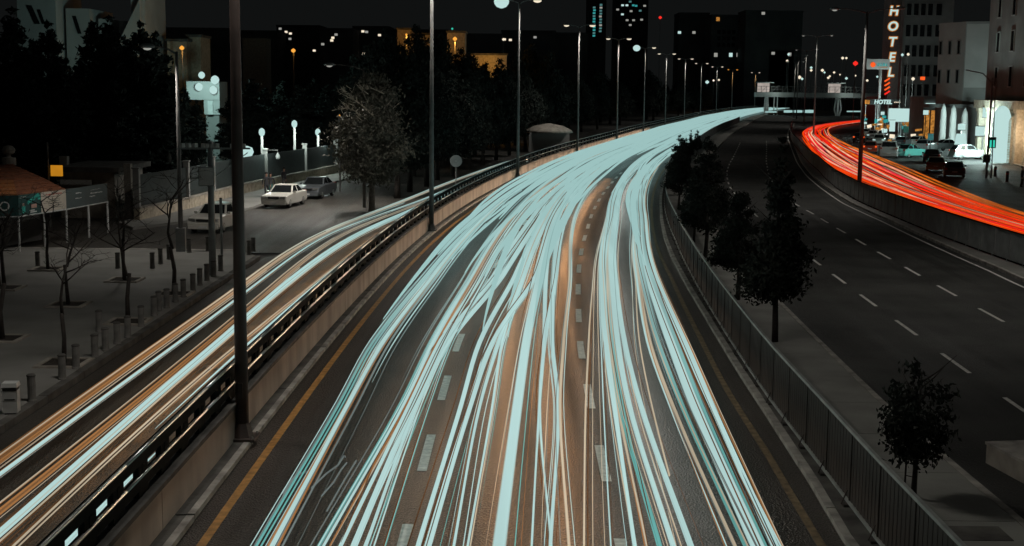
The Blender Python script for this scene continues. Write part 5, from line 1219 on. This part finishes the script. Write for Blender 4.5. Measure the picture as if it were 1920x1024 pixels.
for o in COL.objects:
    if o.get('label', '').startswith('small white lamp in the cluster'): o['group'] = 'far street lights above the footbridge'
    if o.get('label', '').startswith('small white lamp beyond'): o['group'] = 'far lamps beyond the row of posts'
    if o.get('label', '').startswith('tiny white lamp on'): o['group'] = 'tiny lamps on the hotel front'
for i, (x0, x1, y0, y1, Yw) in enumerate(((745, 776, 100, 56, 205), (784, 806, 85, 66, 205), (838, 872, 112, 62, 200), (884, 950, 145, 104, 215), (314, 350, 104, 78, 158), (352, 376, 88, 70, 160), (455, 500, 92, 72, 300))):
    a_, b_ = D(x0, y0, Yw), D(x1, y1, Yw)
    w_ = thing('lit_wall', ['sodium lit wall left of the second tall post', 'small sodium lit wall touching the second tall post', 'upright amber lit wall around the amber lamp', 'low amber lit wall by the blinding lamp post', 'amber lit gable over the plaza lamp', 'dim amber lit gable right of the plaza lamp', 'faint reddish wall by the orange star lamp'][i], 'building', (a_.x, Yw, 0))
    obj('wall', MB().prism([(a_.x, Yw), (b_.x, Yw), (b_.x, Yw + 5), (a_.x, Yw + 5)], 0, b_.z), M['cream_stone'], w_, world=True); obj('roof', MB().prism([(a_.x - .2, Yw - .2), (b_.x + .2, Yw - .2), (b_.x + .2, Yw + 5), (a_.x - .2, Yw + 5)], b_.z + .002, b_.z + .3), M['coping'], w_, world=True)
    if i in (3,): light('wall_light', ((b_.x - a_.x) / 2, -3, b_.z - 1), 200, (1, .5, .1), w_, size=.3)
# a parked coach roof and pale huts in the belt beyond the grove
q = D(1030, 250, 165); ct = thing('canopy_hut', 'pale domed canopy in the dark belt left of the fourth lamp post', 'hut', (q.x, q.y, 0))
obj('wall', MB().box((0, 2, 1.2), (5.0, 4, 2.4)), M['wall_grey'], ct); obj('roof', MB().lathe((0, 2, 2.4), [(3.0, 0), (2.8, .35), (1.8, .85), (.2, 1.15)], 16), M['stone'], ct, True)

# ------------------------------------------------------------------ light trails: glowing bands at headlight height over the lanes
def crom(xs, ys, x):
    """smooth curve through (xs, ys), straight beyond its ends"""
    n = len(xs)
    if x <= xs[0]: return ys[0] + (x - xs[0]) * (ys[1] - ys[0]) / (xs[1] - xs[0])
    if x >= xs[-1]: return ys[-1]
    i = max(j for j in range(n - 1) if xs[j] <= x); h = xs[i + 1] - xs[i]; k = (x - xs[i]) / h
    m0 = (ys[i + 1] - ys[i - 1]) / (xs[i + 1] - xs[i - 1]) if i else (ys[1] - ys[0]) / (xs[1] - xs[0])
    m1 = (ys[i + 2] - ys[i]) / (xs[i + 2] - xs[i]) if i < n - 2 else 0
    return (2 * k ** 3 - 3 * k ** 2 + 1) * ys[i] + (k ** 3 - 2 * k ** 2 + k) * h * m0 + (-2 * k ** 3 + 3 * k ** 2) * ys[i + 1] + (k ** 3 - k ** 2) * h * m1
ROWS = (1023, 768, 640, 512, 400)
tr = random.Random(11)
def path_u(xs, z, rows=ROWS):
    q = sorted(TU(*G(x, y, z)[:2]) for x, y in zip(xs, rows) if x is not None)
    return [a for a, b in q], [b for a, b in q]
def wander(seed, amp):
    r = random.Random(seed); ph = [(r.uniform(0, 6.3), r.uniform(.02, .07), r.uniform(.3, 1)) for _ in range(3)]
    return lambda t: amp * sum(a * math.sin(p + f * t) for p, f, a in ph) / 1.5
def band(uf, t0, t1, z, w0, w1, n=6, flat=.05, taper=0, tap2=0):
    T = []; t = t0
    while t < t1: T.append(t); t += 1.5 if t < 110 else 4 if t < 260 else 9
    T.append(t1); pts = []; rs = []
    for t in T:
        pts.append(P(t, uf(t), z)); w = w0 + (w1 - w0) * min(1, max(0, (t - 24) / 36))
        if taper and t < t0 + taper: w *= .15 + .85 * (t - t0) / taper
        if tap2 and t > t1 - tap2: w *= max(.1, (t1 - t) / tap2)
        rs.append(w / 2)
    mb = MB(); mb.uv = []
    return mb.tube(pts, rs, max(n, 8), True, flat)
HT = [  # x in the photograph at the five rows, width near, width far, colour, label, start
    ((481, 630, 700, 802, 909), .05, .10, 't_teal', 'thin teal light trail, outermost on the left of the main road', None),
    ((490, 637, 706, 806, 912), .035, .08, 't_teal', 'second thin teal light trail beside the outermost one', None),
    ((511, 648, 720, 818, 917), .085, .22, 't_white', 'white cored light trail with amber flanks near the orange edge line', None),
    ((503, 643, 716, 815, 915), .05, .05, 't_orange', 'amber flank on the left of the white cored trail', None),
    ((521, 653, 725, 821, 919), .06, .05, 't_orange', 'amber flank on the right of the white cored trail', None),
    ((530, 665, 732, 824, 921), .04, .08, 't_grey', 'thin grey white trail right of the amber flanked trail', None),
    ((600, 746, 808, 884, 960), .10, .16, 't_teal', 'broad teal trail at the left edge of the second lane stream', None),
    ((607, 752, 814, 889, 964), .05, .14, 't_white', 'white trail hugging the broad teal trail', None),
    ((619, 757, 820, 893, 968), .035, .10, 't_orange', 'thin amber trail between the teal trail and the thick diagonal', None),
    ((640, 764, 826, 905, 975), .10, .2, 't_white', 'white trail fanning from the foot of the thick diagonal', None),
    ((664, 772, 834, 930, 1004), .14, .26, 't_white', 'thick white diagonal trail crossing the second lane', None),
    ((686, 779, 844, 946, 1018), .07, .22, 't_white', 'white trail on the right flank of the thick diagonal', None),
    ((722, 801, 848, 915, 985), .03, .12, 't_white', 'lone thin white trail over the dark asphalt left of the lane dashes', None),
    ((784, 862, 900, 968, 1028), .10, .2, 't_white', 'straight white trail just right of the left lane dashes', None),
    ((805, 880, 925, 1005, 1040), .09, .24, 't_white', 'white trail crossing right towards the centre stream', None),
    ((851, 898, 936, 985, 1034), .06, .18, 't_white', 'narrow white trail left of the broad centre trail', None),
    ((877, 922, 942, 980, 1025), .05, .14, 't_white', 'narrow white trail leaning right, beside the broad centre trail', None),
    ((936, 969, 987, 1013, 1046), .24, .30, 't_white', 'broad white trail in the centre lane with clean edges', None),
    ((997, 1011, 1020, 1024, 1050), .05, .2, 't_white', 'thin white trail on the brown asphalt right of the broad centre trail', None),
    ((1032, 1047, 1035, 1040, 1061), .08, .22, 't_white', 'white trail that crosses its neighbour in a narrow x', None),
    ((1034, 1012, 1022, 1043, 1066), .05, .2, 't_white', 'thin white trail forming the other arm of the narrow x', None),
    ((1067, 1050, 1057, 1069, 1080), .07, .16, 't_cream', 'creamy amber trail splitting off right of the narrow x', None),
    ((1095, 1098, 1104, 1114, 1138), .05, .10, 't_cream', 'thin cream trail just left of the right lane dashes', None),
    ((1134, 1125, 1122, 1121, 1143), .014, .04, 't_cream', 'hairline trail running over the right lane dashes', None),
    ((1190, 1153, 1136, 1130, 1144), .09, .34, 't_white', 'thick white trail, first of the right stream', None),
    ((1213, 1160, 1142, 1136, 1148), .05, .3, 't_cream', 'cream streaked trail inside the right stream', None),
    ((1237, 1167, 1150, 1142, 1152), .10, .3, 't_teal', 'teal tinged trail in the middle of the right stream', None),
    ((1262, 1182, 1158, 1147, 1155), .11, .28, 't_white', 'clean white trail right of the teal tinged trail', None),
    ((1295, 1204, 1171, 1153, 1158), .13, .2, 't_white', 'white trail at the right edge of the right stream', None),
    ((1290, 1224, 1199, 1190, 1190), .05, .05, 't_cream', 'dim cream trail over the dark gap of the right lane', 24),
    ((1378, 1264, 1217, 1194, 1191), .07, .28, 't_cream', 'cream grey trail left of the outer right trails', None),
    ((1362, 1258, 1213, 1192, 1189), .025, .1, 't_white', 'hairline white trail at the left edge of the outer right trails', None),
    ((1398, 1282, 1234, 1203, 1196), .10, .3, 't_teal', 'teal trail left of the widest right trail', None),
    ((1420, 1306, 1257, 1214, 1200), .26, .3, 't_white', 'widest white trail near the right kerb that begins abruptly', None),
    ((1436, 1320, 1268, 1220, 1204), .05, .2, 't_teal', 'thin teal trail right of the widest trail', None),
    ((1449, 1336, 1281, 1226, 1207), .07, .18, 't_white', 'white trail second from the right kerb', None),
    ((1458, 1341, 1286, 1230, 1210), .05, .12, 't_white', 'outermost white trail beside the right kerb', None),
    ((1466, 1346, 1290, 1233, 1212), .03, .06, 't_orange', 'amber hairline outermost on the right of the main road', None),
]
grp = 'light trails on the main road'
fil = {k: MB() for k in ('t_white', 't_cream', 't_orange', 't_teal', 't_grey', 't_brown')}
def jn(a, b):
    if a.uv is None and not a.v: a.uv = []
    a.add(b.v, b.f)
    if b.uv is not None: a.uv += b.uv
for i, (xs, w0, w1, m, lab, st) in enumerate(HT):
    z = .70 + .10 * ((i * 37) % 10) / 10
    T, Uu = path_u(xs, z); wd = wander(i, .22 if T[-1] > 60 else .1)
    uf = (lambda T, Uu, wd: (lambda t: crom(T, Uu, t) + (wd(t) - wd(T[-1])) * min(1, max(0, (t - T[-1]) / 40))))(T, Uu, wd)
    o = obj('light_trail', band(uf, st or 13, 575, z, w0 * (.86 if w0 < .2 else 1), w1 * 1.25), M[m]); o.location = (0, 0, 0)
    tag(o, lab, 'light trail', grp)
    # fine streaks that run with it
    for k in range(tr.randint(2, 4)):
        off = tr.choice((-1, 1)) * (w0 / 2 + abs(tr.gauss(.02, .09))); dv = tr.gauss(0, .0025)
        c = tr.choices(('t_white', 't_cream', 't_orange', 't_teal', 't_grey', 't_brown'), (4, 2.5, 1.0, .7, 3, 4))[0]
        a = tr.uniform(8, 40) if tr.random() < .5 else 13
        jn(fil[c], band(lambda t: uf(t) + off + dv * (t - 30), a, tr.uniform(60, 140), z + tr.uniform(-.12, .12), tr.uniform(.008, .03), tr.uniform(.02, .05), 4, .03, 6))
# the mass of trails beyond, where single ones merge
mass = MB()
for i in range(78):
    lane = tr.choice((-3.5, -3.5, 0.05, 0.05, 3.75)); s = tr.choice((-.72, .72)); u0 = lane + s + tr.gauss(0, .34)
    if abs(u0 - 2.45) < .42: continue
    u0 = max(-4.35, min(5.2, u0))
    st = max(38, min(150, tr.gauss(78, 22))); u1 = u0 + tr.gauss(0, .5); wd = wander(200 + i, .25)
    f = (lambda u0, u1, wd, st: (lambda t: max(-4.5, min(5.6 + .6 * min(1, max(0, (t - 60) / 40)), u0 + laneshift(t) * .8 + (u1 - u0) * min(1, max(0, (t - st) / 90)) + wd(t)))))(u0, u1, wd, st)
    jn(mass, band(f, st, 560 + tr.uniform(-15, 15), tr.uniform(.62, .95), tr.uniform(.10, .2), tr.uniform(.16, .30), 5, .05, 14))
for u in np.arange(-4.3, 5.5, .33):
    wd = wander(int(u * 100) + 999, .2); st = 112 + abs(float(u)) * 6 + tr.uniform(-5, 60)
    jn(mass, band(lambda t, u=float(u), wd=wd: u + .5 + wd(t), st, 565, tr.uniform(.55, .8), .3, .34, 5, .05, 22))
o = stuff('light_trail_mass', mass, M['t_mass'], 'mass of merged white headlight trails filling the far bend of the main road')
for k, mb in fil.items():
    if mb.v: stuff('fine_light_streaks', mb, M[k], 'fine hair thin light streaks running beside the main road trails')
# squiggles left by bobbing lamps
for i, pts in enumerate((((584, 1005 - 90), (612, 888), (634, 872), (645, 855), (648, 857)), ((603, 930), (625, 905), (640, 880), (650, 868)), ((613, 958), (640, 910), (655, 885), (668, 864)), ((530, 925), (545, 900), (565, 887), (580, 884)), ((833, 448), (845, 438), (858, 434), (866, 437)), ((938, 392), (946, 381), (953, 377), (949, 390)))):
    stuff_ = MB(); stuff_.uv = []; stuff_.tube([G(x, y, .7) for x, y in pts], .016 if i < 4 else .03, 8)
    tag(obj('light_trail', stuff_, M['t_grey']), ['short wavy grey trail of a bobbing lamp, left one of three', 'short wavy grey trail of a bobbing lamp, middle one of three', 'short wavy grey trail of a bobbing lamp, right one of three', 'curved pale trail crossing the amber flanked trail', 'curved white trail at the foot of the second lamp post', 'tiny hooked white trail over the second lane'][i], 'light trail', 'short trails of bobbing lamps')
# side road
SR = (1023, 860, 767, 677, 557, 508, 456, 416, 383)
ST = [
    ((None, 0, 128, 251, 426, 492, 559, 652, 744), .13, .16, 't_orange', 'broad amber trail, outermost of the side road trails', .65),
    ((None, -8, 122, 247, 423, 489, 556, 649, 741), .05, .12, 't_cream', 'cream edge on the outer side of the broad amber side road trail', .70),
    ((None, 44, 172, 287, 456, 514, 584, 668, 777), .10, .16, 't_white', 'clean pale trail in the middle of the left side road lane', .66),
    ((None, 12, 140, 260, 434, 499, 566, 658, 750), .02, .05, 't_orange', 'thin amber line between the broad amber and the clean pale trail', .62),
    ((-80, 124, 242, 354, 492, 550, 612, 690, 790), .12, .12, 't_orange', 'amber trail, left one of the inner side road bundle', .66),
    ((-30, 152, 268, 366, 505, 562, 636, 714, 800), .14, .24, 't_white', 'thick white trail of the inner side road bundle', .64),
    ((-22, 160, 276, 374, 512, 570, 645, 720, 805), .035, .16, 't_white', 'thin white trail right of the thick inner side road trail', .66),
    ((-12, 170, 284, 380, 518, 576, 650, 726, 808), .03, .10, 't_cream', 'outer cream line on the right of the inner side road bundle', .62),
    ((20, 190, 296, None, None, None, None, None, None), .05, .05, 't_brown', 'dim amber haze line right of the inner side road bundle', .6),
]
for i, (xs, w0, w1, m, lab, z) in enumerate(ST):
    rows = [y for x, y in zip(xs, SR) if x is not None]; xs2 = [x for x in xs if x is not None]
    T, Uu = path_u(xs2, z, rows); end = 135 if T[-1] > 60 else T[-1] + 10
    uf = (lambda T, Uu: (lambda t: min(crom(T, Uu, t) if t <= T[-1] else Uu[-1] + (t - T[-1]) * .012, -6.75)))(T, Uu)
    uf = (lambda g_: (lambda t: sum(g_(t + k) for k in (-9, -6, -3, 0, 3, 6, 9)) / 7))(uf)
    tag(obj('light_trail', band(uf, 12, end, z, w0, w1), M[m]), lab, 'light trail', 'light trails on the side road')
    mb = {}
    for k in range(3):
        off = tr.choice((-1, 1)) * (w0 / 2 + abs(tr.gauss(.03, .05))); c = tr.choice(('t_orange', 't_brown', 't_cream', 't_brown'))
        mb.setdefault(c, MB()); jn(mb[c], band(lambda t: min(uf(t) + off, -6.7), 12, tr.uniform(50, 90), z + tr.uniform(-.05, .05), tr.uniform(.01, .03), .04, 4, .03))
    for c, b in mb.items(): stuff('fine_light_streaks', b, M[c], 'fine hair thin light streaks beside the side road trails')
for k, (u, w, m) in enumerate(((-6.91, .14, 't_white'), (-7.42, .05, 't_white'), (-7.6, .03, 't_orange'))):
    tag(obj('light_trail', band(const(u), 12 if k == 0 else 27, 26 if k == 0 else 70, .72, w, w * 1.4, 6, .05, 0 if k == 0 else 8, 6), M[m]), ['white trail close behind the guardrail, glimpsed only through its near gaps', 'white trail skimming along the far side of the guardrail', 'thin amber trail beside the one skimming the guardrail'][k], 'light trail', 'light trails on the side road')
# red trails on the service road
RL = ([50, 67.8, 87.6, 112.2, 143.7, 196, 241.5, 285, 335, 400], [26.6, 26.13, 26.62, 28.61, 32.84, 42.7, 52.3, 65.2, 86.5, 118])
RR = ([50, 60, 78.5, 100.5, 125, 151.2, 181.3, 227.2, 282, 339, 400], [29.2, 29.4, 30.19, 32.89, 36.83, 40.86, 45.4, 53.6, 67.5, 89.5, 120])
def red_band(f0, f1, t0, t1, z, w0, w1, seed, amp=.25):
    wd = wander(seed, amp); pts = []; rs = []; t = t0; T = []
    while t < t1: T.append(t); t += 2.5
    for t in T:
        k = (t - t0) / max(1, t1 - t0); f = f0 + (f1 - f0) * k
        l, r2 = crom(RL[0], RL[1], t), crom(RR[0], RR[1], t); x = l + (r2 - l) * f + wd(t) * .6
        pts.append((x, t, z)); rs.append((w0 + (w1 - w0) * min(1, (t - 55) / 90)) / 2 * (1 if t1 - t > 12 else max(.2, (t1 - t) / 12)) * (1 if t - t0 > 8 or t0 < 55 else max(.2, (t - t0) / 8)))
    mb = MB(); mb.uv = []
    return mb.tube(pts, rs, 8, True, .06)
RT = [(.02, .05, 48, 380, .22, .26, 't_redor', 'bright orange red trail along the fence top, innermost of the red trails'), (.10, .14, 48, 380, .09, .16, 't_red', 'red trail beside the innermost orange red one'), (.30, .3, 48, 380, .13, .2, 't_redor', 'orange red trail over the inner red lane'),
      (.52, .45, 48, 380, .10, .2, 't_red', 'deep red trail in the middle of the red lanes'), (.66, .6, 48, 380, .12, .2, 't_redor', 'orange red trail left of the outer red ones'), (.84, .75, 48, 380, .07, .15, 't_red', 'deep red trail near the parked cars'), (.98, .97, 62, 300, .07, .16, 't_amber', 'outermost amber trail next to the parked cars'),
      (.40, .62, 96, 185, .08, .2, 't_pink', 'pale pink trail among the red ones below the queue of cars'), (.16, .22, 112, 230, .10, .26, 't_pink', 'pale trail along the inner red lane at the bulge'), (.55, .75, 92, 160, .08, .15, 't_magenta', 'magenta trail in the middle of the red lanes'), (.78, .85, 100, 175, .08, .2, 't_pink', 'pale wavy trail near the outer red trails'), (.90, .93, 70, 210, .05, .15, 't_amber', 'thin amber trail inside the outermost one'),
      (.06, .10, 84, 150, .05, .16, 't_pink', 'pale streak low along the inner red trail near the fence lamp post'), (.25, .35, 100, 260, .06, .2, 't_pink', 'long pale streak through the bulge of the red trails'), (.60, .66, 120, 250, .06, .18, 't_amber', 'amber streak through the middle of the bulge'), (.72, .70, 85, 130, .05, .1, 't_pink', 'short pale streak near the queue of cars')]
for i, (f0, f1, t0, t1, w0, w1, m, lab) in enumerate(RT):
    tag(obj('light_trail', red_band(f0, f1, t0, t1, .72 + .02 * (i % 5) + (.06 if m in ('t_pink', 't_amber', 't_magenta') else 0), w0, w1, 300 + i), M[m]), lab, 'light trail', 'red light trails on the service road')
fr = {k: MB() for k in ('t_red', 't_redor', 't_amber', 't_pink', 't_magenta')}
for i in range(58):
    c = tr.choices(list(fr), (6, 6, 3.4, 2.4, .8))[0]; t0 = 50 if tr.random() < .35 else tr.uniform(60, 200); t1 = 375 if tr.random() < .5 else t0 + tr.uniform(40, 140)
    thin = c in ('t_pink', 't_amber', 't_magenta'); far = t0 > 85
    jn(fr[c], red_band(f := tr.uniform(0, .98), max(0, min(1, f + tr.gauss(0, .12))), t0, min(375, t1), tr.uniform(.5, .9),   .03 if thin else .05, (.10 if thin else .19) if far else (.05 if thin else .09), 500 + i, .35))
for k, b in fr.items(): stuff('fine_light_streaks', b, M[k], 'fine red and amber light streaks merging on the service road')
# white trails of another road seen under the footbridge
for i, (x0, x1, y, th, lab) in enumerate(((1470, 1485, 209, .9, 'left piece'), (1487, 1504, 209, .9, 'middle piece'), (1507, 1528, 209, 1.1, 'right piece'))):
    a_, b_ = D(x0, y, 420), D(x1, y, 420); tag(obj('light_trail', MB().tube([a_, a_.lerp(b_, .5), b_], [th * .45, th * .5, th * .45], 6, True), M['t_mass']), 'short thick white trail under the footbridge, %s of three' % lab, 'light trail', 'white trails under the footbridge')
for (x0, x1, y) in ((1588, 1614, 209), (1435, 1456, 210)):
    a_, b_ = D(x0, y, 430), D(x1, y, 430); tag(obj('light_trail', MB().tube([a_, b_], .22, 6), M['t_mass']), 'thin white trail under the right half of the footbridge' if x0 > 1500 else 'thin white trail at the left leg of the footbridge', 'light trail', 'white trails under the footbridge')

# ------------------------------------------------------------------ the headlight beams that lit the asphalt during the exposure
for lane, wgt, col in ((-2.6, .22, (1.0, .58, .32)), (-.3, .30, (1.0, .48, .19)), (1.15, .26, (1.0, .45, .16)), (3.4, .22, (.95, .92, .84))):
    t = 23.0
    while t < 120:
        h = head(t); st = 1.7 if t < 75 else 3.4
        light('headlight_beam', P(t, lane + laneshift(t), .50), BEAM * wgt * st / 4.1, col, None, 'SPOT', .25, (math.radians(88), 0, PI - h), 84, 1.0); t += st
t = 26.0     # extra outer-lane beams turned towards the retaining wall to brighten it
while t < 260:
    h = head(t); st = 2.6 if t < 110 else 5.0; gain = float(np.interp(t, [26, 45, 60, 80, 100, 260], [1.0, 2.0, 3.6, 8, 14, 15]))
    light('headlight_beam', P(t, -3.9 + laneshift(t), .50), BEAM * gain * st / 4.1, (1.0, .66, .42), None, 'SPOT', .2, (math.radians(96), 0, PI - h - math.radians(21)), 36, .7); t += st
t = 23.0
while t < 100:
    light('headlight_beam', P(t, -8.7, .50), BEAM * .27 * float(np.interp(t, [23, 40, 60], [.35, .8, 1.2])), (1.0, .46, .16), None, 'SPOT', .25, (math.radians(87), 0, PI - head(t)), 84, 1.0); t += 1.9
for k in range(8):
    t = 58 + k * 14; l, r2 = crom(RL[0], RL[1], t), crom(RR[0], RR[1], t); light('tail_glow', ((l + r2) / 2, t, .45), 3.5, (1.0, .14, .03), None, 'POINT', .5)
